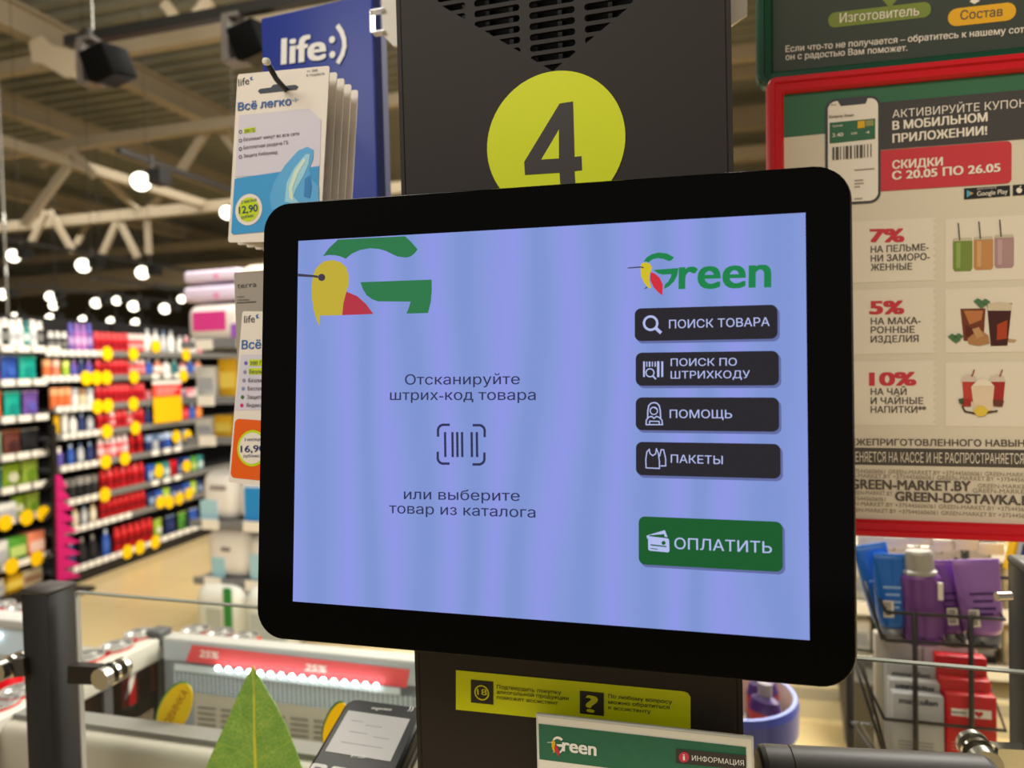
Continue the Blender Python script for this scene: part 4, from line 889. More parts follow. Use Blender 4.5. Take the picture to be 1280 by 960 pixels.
# (row, x0, x1 in the enlarged strip, kind, colours cycled, radius, height, place words)
RB = 'left of the red block'; RR = 'in the red block'; RQ = 'right of the red block'
ROWS = [
 (0, 172, 240, 'can', ['blackw'], .022, .15, RB), (0, 240, 322, 'can', ['violet', 'lilac', 'lilac'], .021, .22, RB), (0, 326, 440, 'can', ['red'], .024, .165, RR), (0, 440, 492, 'can', ['redw'], .024, .165, RR),
 (0, 496, 600, 'bottle', ['white', 'white', 'silver'], .036, .21, RQ), (0, 606, 690, 'bottle', ['white', 'pink'], .036, .17, RQ),
 (1, 155, 215, 'jar', ['orange', 'peach'], .026, .135, RB), (1, 215, 250, 'jar', ['lime'], .026, .13, RB), (1, 250, 325, 'bottle', ['violet', 'navy'], .028, .14, RB), (1, 330, 440, 'can', ['red'], .023, .145, RR), (1, 440, 495, 'can', ['redw'], .023, .145, RR),
 (1, 500, 690, 'bottle', ['blue', 'peach', 'white', 'teal', 'pink'], .044, .19, RQ),
 (2, 180, 250, 'jar', ['orange'], .024, .15, RB), (2, 250, 325, 'jar', ['white', 'cream', 'white'], .026, .14, RB), (2, 330, 495, 'can', ['red'], .024, .165, RR), (2, 500, 690, 'box', ['pinkw', 'white', 'navy', 'silver'], .045, .10, RQ),
 (3, 190, 245, 'tube', ['yellow', 'white'], .026, .155, RB), (3, 245, 330, 'bottle', ['white', 'navy', 'silver', 'black'], .028, .15, RB), (3, 335, 492, 'can', ['red', 'red', 'redw'], .024, .165, RR), (3, 500, 690, 'bottle', ['navy', 'red', 'blue', 'orange'], .036, .16, RQ),
 (4, 195, 235, 'bottle', ['violet', 'white'], .03, .15, RB), (4, 235, 332, 'bottle', ['blue', 'silver', 'navy', 'black'], .028, .16, RB), (4, 338, 440, 'can', ['pinkw', 'redw'], .024, .18, RR), (4, 440, 492, 'can', ['dred'], .026, .19, RR), (4, 500, 640, 'jar', ['navy', 'silver', 'navy', 'blue'], .03, .15, RQ),
 (5, 215, 340, 'jar', ['black', 'blackw', 'black'], .026, .16, RB), (5, 345, 495, 'can', ['dred', 'red'], .025, .185, RR), (5, 505, 690, 'box', ['blue', 'green', 'teal', 'red', 'navy'], .034, .15, RQ),
 (6, 250, 340, 'bottle', ['cream', 'silver', 'cream', 'blue'], .027, .16, RB), (6, 345, 498, 'can', ['dred'], .025, .175, RR), (6, 505, 690, 'box', ['navy', 'blue', 'lime', 'navy'], .036, .13, RQ),
 (7, 235, 345, 'bottle', ['navy', 'black', 'black', 'blue'], .032, .2, RB), (7, 350, 392, 'bottle', ['blue'], .032, .21, RB), (7, 394, 525, 'can', ['dred'], .027, .2, RR), (7, 532, 690, 'pouch', ['lime', 'navy', 'green', 'blue'], .055, .16, RQ)]
used = {}
for (i, xa, xb, kind, cols, r, h, seg) in ROWS:
    s0_ = GFm.px(zo(xa, 0)[0], RAILY[i])[0]; s1_ = GFm.px(zo(xb, 0)[0], RAILY[i])[0]
    step = 2 * r * 1.15; n = max(1, int((s1_ - s0_) / step)); step = (s1_ - s0_) / n
    h = min(h, (SZ[i - 1] - SZ[i] - .035) if i else .25)
    for k in range(n):
        cn = cols[k % len(cols)]; lab = '%s %s, %s shelf of the long unit, %s' % (CN[cn], NAME[kind][1], ORD[i], seg)
        grp = '%s %ss, %s shelf of the long unit, %s' % (CN[cn], NAME[kind][1], ORD[i], seg)
        p = GFm.pt(s0_ + step * (k + .5), SZ[i] - .002, -.012 - r)
        product(kind, C[cn], r, h * random.uniform(.97, 1.0), p, GROT + random.uniform(-.1, .1), lab, grp)
# red and yellow promotion board clipped to the shelf front
a = GFm.px(*zo(510, 268), .03); b = GFm.px(*zo(608, 388), .03); pf = thing('promotion_board', 'red and yellow promotion board clipped to the long shelf unit, right of the red block', 'sign', GFm.shift(.03).M())
MB().box(((a[0] + b[0]) / 2, (a[1] + b[1]) / 2, -.002), (b[0] - a[0], a[1] - b[1], .004), mat((240, 180, 10), .5)).build('board', pf)
m = MB(); hy_ = a[1] - (a[1] - b[1]) * .33; m.flat([(a[0], hy_), (b[0], hy_), (b[0], a[1]), (a[0], a[1])], .0006, mat((222, 44, 44), .5))
for k in range(2): m.flat(rrect(a[0] + .03, a[1] - .05 - k * .035, b[0] - .04 - .05 * k, a[1] - .03 - k * .035, .008), .001, mat((240, 150, 140), .5))
m.build('red_header', pf); MB().box(((a[0] + b[0]) / 2, a[1] + .012, -.004), (b[0] - a[0], .03, .012), WHITE).build('clip', pf)
# ---- nearer bay with pouches, left edge
EY = [436, 478, 523, 569, 609, 647, 702]; EZ = [GFm.px(30, y)[1] for y in EY]
es0, es1 = GFm.px(-40, 600)[0], GFm.px(63, 600)[0]
bay = thing('shelf_unit', 'near shelf bay of pouches and packs at the left edge, before the long unit', 'shelf unit', GFm.M())
MB().box(((es0 + es1) / 2, .95, -DEP - .02), (es1 - es0, 1.9, .03), BACK).build('back_panel', bay)
MB().box(((es0 + es1) / 2, .04, -DEP / 2), (es1 - es0, .08, DEP), BLACKM).build('base', bay)
for s in (es0, es1): MB().box((s, .95, -DEP), (.04, 1.9, .04), BLACKM).build('upright', bay)
yel_rows = (5, 6)
for i, z in enumerate(EZ):
    tg = []; x = 1
    while x < 60: tg.append((GFm.px(x, EY[i])[0], GFm.px(x + 16, EY[i])[0])); x += 19 + (i % 3)
    ds = [(GFm.px(x, EY[i] - 10, .017)[0], z, .05) for x in ((6, 33, 54) if i == 5 else (14, 46) if i == 6 else ())]
    shelf(bay, es0, es1, z, tg, ds)
EROWS = [(0, -20, 60, 'can', ['white', 'teal', 'white', 'blackw', 'white'], .027, .2), (1, -30, 12, 'pouch', ['magenta'], .07, .17), (1, 12, 58, 'pouch', ['blue', 'tealb', 'violet'], .07, .19),
 (2, -10, 60, 'pouch', ['orange', 'tealb', 'violet', 'magenta', 'blue'], .06, .19), (3, -10, 60, 'pouch', ['sage', 'brown', 'black', 'silver'], .065, .17), (4, -10, 16, 'pouch', ['teal'], .075, .15), (4, 16, 62, 'pouch', ['leaf', 'leaf2'], .08, .17),
 (5, -6, 26, 'box', ['white'], .085, .12), (5, 26, 62, 'pouch', ['leaf', 'leaf2'], .07, .14), (6, -10, 62, 'box', ['white', 'green', 'peach'], .07, .17)]
C.update(magenta=((214, 30, 130), (230, 120, 180), (190, 20, 110)), tealb=((30, 170, 150), (120, 200, 190), (20, 140, 130)), sage=((150, 170, 140), (190, 200, 180), (120, 140, 110)), brown=((110, 60, 50), (180, 120, 80), (70, 40, 40)), leaf=((150, 180, 44), (90, 140, 40), (226, 222, 190)), leaf2=((166, 192, 70), (200, 210, 120), (120, 160, 40)))
CN.update(magenta='magenta', tealb='turquoise', sage='sage green', brown='brown', leaf='leaf green', leaf2='pale leaf green')
for (i, xa, xb, kind, cols, r, h) in EROWS:
    s0_ = GFm.px(xa, EY[i])[0]; s1_ = GFm.px(xb, EY[i])[0]; n = max(1, round((s1_ - s0_) / (2 * r * 1.0))); step = (s1_ - s0_) / n
    h = min(h, (EZ[i - 1] - EZ[i] - .03) if i else .25)
    for k in range(n):
        cn = cols[k % len(cols)]; p = GFm.pt(s0_ + step * (k + .5), EZ[i] - .002, -.02 - r * .8)
        product(kind, C[cn], min(r, step * .49), h * random.uniform(.94, 1), p, GROT + random.uniform(-.05, .05), '%s %s on the %s shelf of the near pouch bay' % (CN[cn], NAME[kind][1], ORD[i]), '%s %ss, %s shelf of the near bay' % (CN[cn], NAME[kind][1], ORD[i]))
for (x, k) in ((4, 0), (24, 1), (48, 2)):
    cn = ('white', 'yellow', 'cream')[k]; p = GFm.pt(GFm.px(x, 728)[0], .08, -.1); product('box', C[cn], .075, .11, p, GROT, '%s box on the bottom of the near pouch bay' % CN[cn])
# black stand post with brackets at the end of the bay
sF = GFm.shift(.045)
sp = thing('display_stand', 'thin black stand with side brackets, between pouch bay and long shelf unit', 'stand', sF.M())
s_ = sF.px(69.5, 640)[0]; zt_ = sF.px(68, 530)[1]
MB().box((s_, zt_ / 2, 0), (.035, zt_, .035), BLACKM).build('post', sp)
for y in (552, 600, 640, 690, 735):
    a = sF.px(66, y - 6); b = sF.px(52, y + 10)
    MB().beam((s_, max(a[1], .04), 0), (b[0], max(b[1], .012), .02), .02, .02, BLACKM).build('bracket', sp)
MB().box((s_, .012, .10), (.2, .024, .2), BLACKM).build('foot', sp)
# magenta hanging strip
MAG = mat((196, 24, 104), .5)
tF = GFm.shift(.075)
ts = thing('hanging_strip', 'magenta hanging strip of folded cloths beside the thin black stand', 'strip', tF.M())
top = tF.px(75, 594); bot = tF.px(80, 724)
MB().beam((top[0] - .02, top[1] + .01, -.004), (bot[0] - .045, bot[1], -.004), .006, .002, MAG).build('backing_tape', ts)
n = 9
for k in range(n):
    f = k / n; vz = top[1] + (bot[1] - top[1]) * f; hgt = (top[1] - bot[1]) / n; wd_ = .03 + .10 * min(1, f * 2)
    x_ = top[0] + .0 - .02 * f
    m = MB(); V = [(x_ - .03, vz, 0), (x_ + .0, vz, 0), (x_ + wd_, vz - hgt * 1.15, .03), (x_ - .03, vz - hgt * 1.05, .0), (x_ - .03, vz, -.012), (x_ + .0, vz, -.012), (x_ + wd_, vz - hgt * 1.15, .012), (x_ - .03, vz - hgt * 1.05, -.012)]
    m.add(V, [(0, 3, 2, 1), (4, 5, 6, 7), (0, 1, 5, 4), (1, 2, 6, 5), (2, 3, 7, 6), (3, 0, 4, 7)], MAG); m.build('cloth', ts)
# ================================================================== PAPER SHELF, middle left
pa = at_d(243, 722, 3.9); pa.z = 0
QF = Frame(pa, Matrix.Rotation(math.radians(-3), 3, 'Z') @ KX, Z); QROT = math.atan2(QF.ex.y, QF.ex.x)
pu = thing('shelf_unit', 'white end shelf of paper packs, just left of the touch screen', 'shelf unit', QF.M())
PZ = [QF.px(260, y)[1] for y in (428, 498, 548, 652, 724)]
PWID = .95
PSH = mat((150, 150, 150), .4)
MB().box((PWID / 2 + .02, .9, -.42), (PWID, 1.8, .03), mat((190, 190, 190), .5)).build('back_panel', pu); MB().box((PWID / 2 + .02, .05, -.36), (PWID - .04, .1, .1), mat((196, 192, 186), .5)).build('base', pu)
for s in (.06, PWID): MB().box((s, .9, -.39), (.04, 1.8, .04), mat((190, 190, 190), .5)).build('upright', pu)
for i, z in enumerate(PZ):
    wl = (-.03, -.02, -.02, -.01, -.0)[i]
    sh = MB().box((PWID / 2 + wl, z - .014, -.2), (PWID, .028, .4), PSH).box((PWID / 2 + wl, z - .01, .004), (PWID, .04, .008), mat((120, 122, 124), .4)).build('shelf', pu)
    for s in (.13, .40, .62): MB().box((s, z - .012, .0105), (.11, .055, .004), TAGM).build('price_tag', sh)
def pack(label, x0, y0, x1, y1, w, cols, dots=None, zb=None, group=None, nm='paper_pack', cat='pack', dpt=.26):
    a = QF.px(x0, y1, w); b = QF.px(x1, y0, w); zb_ = a[1] if zb is None else zb
    o = thing(nm, label, cat, QF.M() @ Matrix.Translation(((a[0] + b[0]) / 2, zb_, w - dpt / 2)))
    W_, H_ = b[0] - a[0], b[1] - zb_
    m = MB(); m.rbox((0, H_ / 2, 0), (W_, H_, dpt), min(W_, H_, dpt) * .28, mat(cols[0], .4), None, 4); m.build('wrapper', o)
    for (fx0, fy0, fx1, fy1, c_) in dots or ():
        MB().prism(rrect((fx0 - .5) * W_, fy0 * H_, (fx1 - .5) * W_, fy1 * H_, .01, 4), dpt / 2 - .004, dpt / 2 + .002, mat(c_, .4)).build('print_patch', o)
    return o
pack('lilac paper pack, topmost of the stack on the white end shelf', 229, 334, 297, 354, -.03, [(226, 212, 234)], [(.56, .15, .66, .6, (226, 150, 190))])
pack('lilac paper pack, second in the stack on the white end shelf', 228, 354, 298, 378, -.02, [(222, 208, 232)], [(.56, .1, .66, .5, (220, 140, 186))])
pack('white paper pack with magenta label, lowest of the top stack', 232, 377, 302, 424, 0, [(228, 220, 214)], [(.14, .3, .72, .8, (214, 60, 140)), (.8, .1, .96, .45, (156, 90, 190))], zb=PZ[0])
pack('cream paper pack partly hidden behind the grey card', 297, 327, 340, 428, -.03, [(232, 222, 198)], zb=PZ[0])
for k, (x0_, x1_, y0_, y1_, lab, cl) in enumerate(((268, 289, 448, 490, 'yellow and white carton on the second level of the white end shelf', 'y'), (240, 262, 458, 490, 'teal-topped white carton on the second level of the white end shelf', 't'))):
    a = QF.px(x0_, y1_, -.02); b = QF.px(x1_, y0_, -.02); product('box', C['yellow' if cl == 'y' else 'white'], (b[0] - a[0]) / 2, b[1] - PZ[1], QF.pt((a[0] + b[0]) / 2, PZ[1] + .001, -.1), QROT, lab)
for k, (x0_, x1_, y0_, y1_, lab, cl) in enumerate(((262, 284, 520, 545, 'yellow carton on the third level of the white end shelf', 'yellow'), (238, 258, 525, 545, 'white carton on the third level of the white end shelf', 'white'))):
    a = QF.px(x0_, y1_, -.02); b = QF.px(x1_, y0_, -.02); product('box', C[cl], (b[0] - a[0]) / 2, b[1] - PZ[2], QF.pt((a[0] + b[0]) / 2, PZ[2] + .001, -.1), QROT, lab)
def hygiene(label, x0, y0, x1, y1, zb, blue):
    return pack(label, x0, y0, x1, y1, -.02, [(232, 228, 222)], blue, zb=zb)
hygiene('white soft pack with pale blue wave, on the fourth level of the end shelf', 250, 590, 293, 642, PZ[3], [(.02, .02, .5, .42, (168, 210, 224)), (.3, .62, .75, .72, (150, 140, 140))])
hygiene('white and bright blue pack on the fourth level of the end shelf, right', 296, 602, 336, 644, PZ[3], [(.25, .05, .9, .85, (40, 140, 210))])
hygiene('white soft pack with pale blue wave, on the lowest level of the end shelf', 256, 662, 308, 720, PZ[4], [(.18, .03, .48, .42, (160, 206, 220)), (.4, .55, .62, .63, (120, 110, 110))])
hygiene('pale blue and white pack on the lowest level of the end shelf, right', 309, 672, 350, 722, PZ[4], [(.1, .05, .9, .6, (170, 210, 222))])
pa_ = pack('big white paper pack with green ribbon on the floor under the end shelf', 240, 735, 300, 788, .06, [(222, 222, 212)], [(.3, .0, .62, .62, (178, 182, 174)), (.66, .0, .82, .98, (40, 130, 50))], zb=.001, dpt=.3)
pack('big white paper pack without ribbon on the floor, right under the end shelf', 301, 740, 362, 792, .07, [(220, 222, 216)], [(.2, .0, .9, .6, (176, 184, 184))], zb=.001, dpt=.3)
# ================================================================== GLASS FENCE AND POSTS
def kbox(m, c, d, mt): # box aligned to the shop axes, c in world
    M = Matrix((KX, KY, Z)).transposed().to_4x4(); M.translation = c; return m.box((0, 0, 0), d, mt, M)
KM = lambda p: Matrix.Translation(p) @ RZ
PZT = 1.19
lp = at_d(58.5, 748, .85); lp.z = 0; lp = lp + (KY * .0203 - KX * .0203)
post = thing('barrier_post', 'black square steel post with clamps, bottom left', 'post', KM(lp))
POSTM = mat((25, 23, 22), .5, noise=.05, nscale=200)
MB().rbox((0, 0, PZT / 2), (.0406, .0406, PZT), .0015, POSTM, None, 1).build('shaft', post)
MB().rbox((0, 0, PZT + .002), (.0425, .0425, .006), .0015, mat((52, 48, 45), .4), None, 1).build('top_cap', post); MB().box((0, 0, .006), (.12, .12, .012), POSTM).build('base_plate', post)
inv = post.matrix_world.inverted() if False else KM(lp).inverted()
def clampset(root, invm, x0, y0, x1, y1, dist, armc, back=.011):
    a = invm @ at_d(x0, y0, dist); b = invm @ at_d(x1, y1, dist)
    MB().beam(a, b - (b - a).normalized() * .010, .012, .0215, armc).build('clamp_arm', root)
    m = MB(); v = Vector((0, -1, 0)); b = b - v * back
    m.cyl(b + v * .018, b - v * .016, .0085, mat((60, 56, 52), .35, .6), 18); m.cyl(b + v * .026, b + v * .016, .0125, STEEL, 20); m.cyl(b + v * .010, b + v * .006, .014, CHROME, 20); m.cyl(b - v * .004, b - v * .010, .013, STEEL, 20); m.build('clamp_disc', root)
clampset(post, inv, 88, 841, 137, 843, .855, mat((30, 26, 23), .35)); clampset(post, inv, 34, 832, 10, 834, .86, mat((60, 56, 52), .35))
gl = at_d(93, 742, .862); gr = at_d(1290, 839, .578)
gl.z = PZT; gr.z = PZT
BFm = Frame(gl, (gr - gl), Z); gw_ = (gr - gl).length
gf = thing('glass_panel', 'long clear glass barrier panel between black posts, behind the touch screen', 'glass panel', BFm.M())
MB().box((gw_ / 2, -.26, -.003), (gw_, .516, .006), GLASS).build('pane', gf)
EDGE = mat((96, 100, 88), .3)
MB().box((gw_ / 2, -.0008, -.003), (gw_, .0016, .006), EDGE).build('polished_edge', gf); MB().box((.001, -.26, -.003), (.002, .516, .006), mat((150, 146, 140), .3)).build('polished_edge', gf)
# leaf picture on the glass
def leaf_mat():
    m = bpy.data.materials.new('leaf_print'); m.use_nodes = True; nt = m.node_tree; b = nt.nodes['Principled BSDF']; b.inputs['Roughness'].default_value = .4
    tc = nt.nodes.new('ShaderNodeTexCoord'); v = nt.nodes.new('ShaderNodeTexVoronoi'); v.feature = 'DISTANCE_TO_EDGE'; v.inputs['Scale'].default_value = 260
    n = nt.nodes.new('ShaderNodeTexNoise'); n.inputs['Scale'].default_value = 40; r = nt.nodes.new('ShaderNodeValToRGB')
    e = r.color_ramp.elements; e[0].color = (*lin((182, 198, 96)), 1); e[0].position = 0; e[1].color = (*lin((112, 164, 58)), 1); e[1].position = .16
    x = nt.nodes.new('ShaderNodeMix'); x.data_type = 'RGBA'; x.inputs[7].default_value = (*lin((80, 134, 46)), 1)
    nt.links.new(tc.outputs['Object'], v.inputs[0]); nt.links.new(tc.outputs['Object'], n.inputs[0]); nt.links.new(v.outputs['Distance'], r.inputs[0]); nt.links.new(r.outputs[0], x.inputs[6]); nt.links.new(n.outputs['Fac'], x.inputs[0]); nt.links.new(x.outputs[2], b.inputs['Base Color'])
    return m
LZ = .0012
lfp = lambda x, y, z=LZ: BFm.px(x, y, z)
leaf = thing('leaf_sticker', 'green leaf sticker with yellow veins on the glass barrier, below left of the touch screen', 'sticker', BFm.M())
P = [(316, 832), (322, 843), (333, 862), (346, 884), (358, 908), (370, 938), (378, 962), (384, 990), (380, 1030), (350, 1070), (316, 1080), (280, 1066), (256, 1030), (250, 990), (258, 958), (270, 930), (284, 900), (297, 870), (307, 848)]
MB().prism([lfp(*p) for p in P], .0006, LZ, leaf_mat()).build('leaf_blade', leaf)
VEIN = mat((200, 196, 60), .4); VE2 = mat((150, 176, 74), .4)
m = MB(); PV = [(316, 834), (317.5, 870), (318, 920), (320, 975), (318, 1060)]
for i in range(4): m.stroke([lfp(*PV[i], .0015), lfp(*PV[i + 1], .0015)], .0014 + .0012 * i, .0015, VEIN)
m.build('midrib', leaf)
m = MB()
for pl in (((289, 884), (302, 895), (317, 912)), ((319, 955), (340, 940), (364, 926)), ((319, 918), (330, 908), (344, 893)), ((318, 955), (296, 936), (272, 928)), ((262, 948), (290, 945), (312, 930)), ((318, 985), (290, 965), (258, 960)), ((320, 990), (350, 975), (378, 965)), ((302, 895), (297, 872)), ((340, 940), (350, 955))): m.stroke([lfp(*p, .0014) for p in pl], .0011, .0014, VE2)
m.build('side_veins', leaf)
# right post
rpst = at_d(1302, 740, .66); rpst.z = 0
p2_ = thing('barrier_post', 'dark grey square post at the right edge, beside the wire rack', 'post', KM(rpst)); zt2 = 1.45 - (712 - 442) / FPX * .655
MB().rbox((0, 0, zt2 / 2), (.0406, .0406, zt2), .0015, mat((38, 37, 36), .45), None, 1).build('shaft', p2_); MB().rbox((0, 0, zt2 + .003), (.0425, .0425, .008), .003, mat((70, 69, 68), .4), None, 2).build('top_cap', p2_); MB().box((0, 0, .006), (.12, .12, .012), POSTM).build('base_plate', p2_)
clampset(p2_, KM(rpst).inverted(), 1280, 949, 1226, 946, .60, CHROME)
m = MB(); b = KM(rpst).inverted() @ at_d(1263, 745, .63); m.cyl(b, b + Vector((-.012, -.004, 0)), .004, STEEL, 10); m.build('fixing_screw', p2_)
# ================================================================== OPEN COOLER BEHIND THE GLASS
ZC = .95
P0 = at_z(205, 796, ZC); CI = KM(P0).inverted()
HF = Frame(P0 - KY * .012, KX, Z)                 # inner face of the far wall
ck = thing('drinks_cooler', 'low open glass cooler with red banner and lit back wall, behind the glass barrier', 'cooler', KM(P0))
CG = mat((150, 148, 142), .35, .3); CDG = mat((76, 76, 78), .4); CBE = mat((168, 162, 148), .4)
LB = .36; WD = .62
MB().rbox((-.014, -LB / 2, -.018), (.034, LB, .042), .004, mat((186, 182, 170), .35), None, 2).build('side_rail', ck)
MB().rbox((WD / 2 - .02, .008, -.008), (WD, .034, .02), .004, mat((176, 174, 168), .35), None, 2).build('top_rail', ck)
MB().rbox((-.012, 0, .0), (.034, .034, .03), .004, CDG, None, 2).build('corner_joint', ck)
for b, w in ((0, .020), (-.13, .018), (-LB, .02)): MB().box((-.012, b, -.14), (w, w, .25), CDG).build('frame_post', ck)
MB().box((-.012, -LB / 2, -.14), (.006, LB - .02, .24), glass_mat('smoked_glass', (.36, .35, .38))).build('side_glass', ck)
MB().box((WD / 2, .008, -.15), (WD, .02, .27), mat((150, 156, 162), .5)).build('back_wall', ck)
hz = lambda x, y, d=.0: (lambda q: Vector((q[0], -.012 - d, q[1])))(HF.px(x, y, d))
def hquad(m, P, d, mt): m.add([hz(x, y, d) for x, y in P], [list(range(len(P)))[::-1]], mt)
m = MB(); hquad(m, [(205, 800), (560, 836), (560, 862), (205, 824)], .011, mat((176, 182, 188), .4)); m.build('header', ck)
bn = MB(); hquad(bn, [(240, 806), (512, 837), (508, 860), (232, 827)], .012, mat((226, 84, 88), .5)); bo = bn.build('banner', ck)
HB = Frame(HF.pt(0, 0, .0126), KX, Z)
m = MB(); BWT = mat((244, 214, 206), .5)
T = MB(); T.text(HB, '25%', (249, 821), (272, 823.5), 9, 0, BWT, .04, .3); T.text(HB, '25%', (381, 838), (407, 841), 9, 0, BWT, .04, .3)
Mb = CI @ HB.M(); T.build('lettering', bo, Mb)
LEDS = mat((236, 250, 255), .3, emit=16)
m = MB(); hquad(m, [(218, 829), (500, 860), (500, 869), (218, 838)], .02, mat((200, 210, 214), .4)); ls = m.build('light_strip', ck)
for k in range(16):
    x = 272 + k * 13.2; y = 835 + (x - 272) * .112; p = hz(x, y, .024)
    m = MB(); m.lathe([(0, -.004), (.003, -.003), (.0042, 0), (.003, .003), (0, .004)], LEDS, 10, Matrix.Translation(p)); m.build('led', ls)
def dots_mat():
    m = bpy.data.materials.new('perforated_sheet'); m.use_nodes = True; nt = m.node_tree; b = nt.nodes['Principled BSDF']; b.inputs['Roughness'].default_value = .4
    tc = nt.nodes.new('ShaderNodeTexCoord'); mp = nt.nodes.new('ShaderNodeMapping'); mp.inputs['Scale'].default_value = (150, 150, 260)
    sp = nt.nodes.new('ShaderNodeSeparateXYZ'); nt.links.new(tc.outputs['Object'], mp.inputs[0]); nt.links.new(mp.outputs[0], sp.inputs[0])
    out = []
    for ax in (0, 2):
        s = nt.nodes.new('ShaderNodeMath'); s.operation = 'SINE'; mu = nt.nodes.new('ShaderNodeMath'); mu.operation = 'MULTIPLY'; mu.inputs[1].default_value = 4.5
        nt.links.new(sp.outputs[ax], mu.inputs[0]); nt.links.new(mu.outputs[0], s.inputs[0]); out.append(s)
    a = nt.nodes.new('ShaderNodeMath'); a.operation = 'ADD'; nt.links.new(out[0].outputs[0], a.inputs[0]); nt.links.new(out[1].outputs[0], a.inputs[1])
    g = nt.nodes.new('ShaderNodeMath'); g.operation = 'GREATER_THAN'; g.inputs[1].default_value = .6; nt.links.new(a.outputs[0], g.inputs[0])
    x = nt.nodes.new('ShaderNodeMix'); x.data_type = 'RGBA'; x.inputs[6].default_value = (*lin((176, 188, 196)), 1); x.inputs[7].default_value = (*lin((70, 80, 90)), 1)
    nt.links.new(g.outputs[0], x.inputs[0]); nt.links.new(x.outputs[2], b.inputs['Base Color']); return m
m = MB(); hquad(m, [(216, 838), (520, 871), (520, 900), (216, 862)], .013, dots_mat()); m.build('perforated_panel', ck)
m = MB(); hquad(m, [(243, 866), (540, 902), (540, 972), (243, 948)], .014, mat((178, 172, 156), .5)); lv = m.build('louvre_panel', ck)
m = MB()
for k in range(9):
    for x in (247, 276, 305, 334, 363, 392): 
        y = 884 + k * 7 + (x - 247) * .12; p = hz(x, y, .016); q_ = hz(x + 22, y + 2.6, .016); m.beam(p, q_, .002, .0022, mat((120, 114, 102), .5))
m.build('louvre_slots', lv)
# near bumper and body
nb = at_z(98, 906, ZC - .005); bn_ = (CI @ nb).y
NBZ = -.045
m = MB(); m.rbox((WD / 2 - .32, bn_, NBZ), (WD + .64, .05, .075), .016, CBE, None, 4); m.build('front_bumper', ck)
m = MB(); m.box((WD / 2 - .32, bn_ + .012, -.004), (WD + .64, .03, .008), mat((120, 118, 112), .4)); m.build('bumper_rim', ck)
m = MB(); m.box((WD / 2 - .05, (bn_ + .03) / 2, -.27), (WD, abs(bn_), .03), mat((190, 184, 170), .5)); m.box((WD / 2 - .32, (bn_ + .0) / 2 , -.29 - (ZC - .29) / 2), (WD + .64, abs(bn_) - .06, ZC - .29), mat((140, 138, 134), .5)); m.build('cabinet', ck)
g_ = MB(); M_ = []
for k in range(46): g_.box((-.30 + k * .02, bn_ - .008, NBZ - .062), (.008, .012, .05), mat((214, 220, 222), .3))
g_.build('vent_grille', ck)
m = MB(); p = CI @ at_z(35, 905, ZC); m.box((p.x - .15, (bn_ + p.y) / 2 + .06, -.12), (.3, .02, .18), mat((170, 168, 162), .4)); m.build('side_panel', ck)
# yellow oval sticker on the cooler's front glass
SFm = Frame(P0 + KX * 0 + KY * (bn_ + .045), KX, Z)
fg = MB().box((.3, bn_ + .043, -.12), (.62, .004, .19), GLASS).build('front_glass', ck)
e0 = SFm.px(203, 916); e1 = SFm.px(236, 858); ec = SFm.px(219, 887); ang = math.atan2(e1[1] - e0[1], e1[0] - e0[0]); la = math.hypot(e1[0] - e0[0], e1[1] - e0[1]) / 2 * 1.06; lb = la * .50
ov = thing('price_sticker', 'yellow oval sticker with slanting red-brown lettering, on the cooler glass behind the barrier', 'sticker', SFm.M())
E_ = [(ec[0] + la * math.cos(t) * math.cos(ang) - lb * math.sin(t) * math.sin(ang), ec[1] + la * math.cos(t) * math.sin(ang) + lb * math.sin(t) * math.cos(ang)) for t in [i * PI / 24 for i in range(48)]]
E2 = [(x - .0022, y + .0022) for x, y in E_]
MB().prism(E2, .0, .0008, mat((70, 140, 70), .5)).build('green_edge', ov); MB().prism(E_, .0008, .0016, mat((240, 200, 10), .5)).build('oval', ov)
m = MB(); m.text(SFm, 'НОВИНКА', (212, 916), (234, 862), 4.5, .002, mat((160, 70, 10), .5), .02)
V_, F_, xa_, xb_ = text_raw('НОВИНКА', 0); m = MB(); sc_ = la * 1.6 / (xb_ - xa_)
m.add([(ec[0] + ((x - (xa_ + xb_) / 2) * math.cos(ang) - (y - .36) * math.sin(ang)) * sc_, ec[1] + ((x - (xa_ + xb_) / 2) * math.sin(ang) + (y - .36) * math.cos(ang)) * sc_, .002) for x, y, _ in V_], F_, mat((164, 70, 14), .5)); m.build('lettering', ov)
# drink cans round the cooler
def can_mesh():
    r, h = .033, .122; m = MB(); cr_, cs, cw = mat((186, 14, 26), .3, .1), mat((196, 194, 190), .25, .8), mat((232, 224, 216), .3)
    m.lathe([(0, .004), (r * .72, 0), (r * .8, .004), (r, .014), (r, h - .02), (r * .82, h - .004), (r * .82, h), (r * .76, h), (r * .74, h - .005), (0, h - .005)], [cs, cs, cs, cr_, cr_, cs, cs, cs, cs], 24)
    for k in range(2):
        a0 = k * PI; V = []; F = []
        for i in range(9):
            a = a0 + .5 + i * .12; w_ = .012 * math.sin(PI * i / 8) + .002; zc_ = .03 + .06 * i / 8
            V += [(r * 1.004 * math.cos(a), r * 1.004 * math.sin(a), zc_ - w_), (r * 1.004 * math.cos(a), r * 1.004 * math.sin(a), zc_ + w_)]
        for i in range(8): F.append((2 * i, 2 * i + 2, 2 * i + 3, 2 * i + 1))
        m.add(V, F, cw)
    m.prism([(x * .42, y * .8) for x, y in circ(.008, 0, .014, 16)], h - .005, h - .0035, mat((170, 168, 164), .3, .8))
    o = m.build('can'); me = o.data; bpy.data.objects.remove(o); return me
CANM = can_mesh()
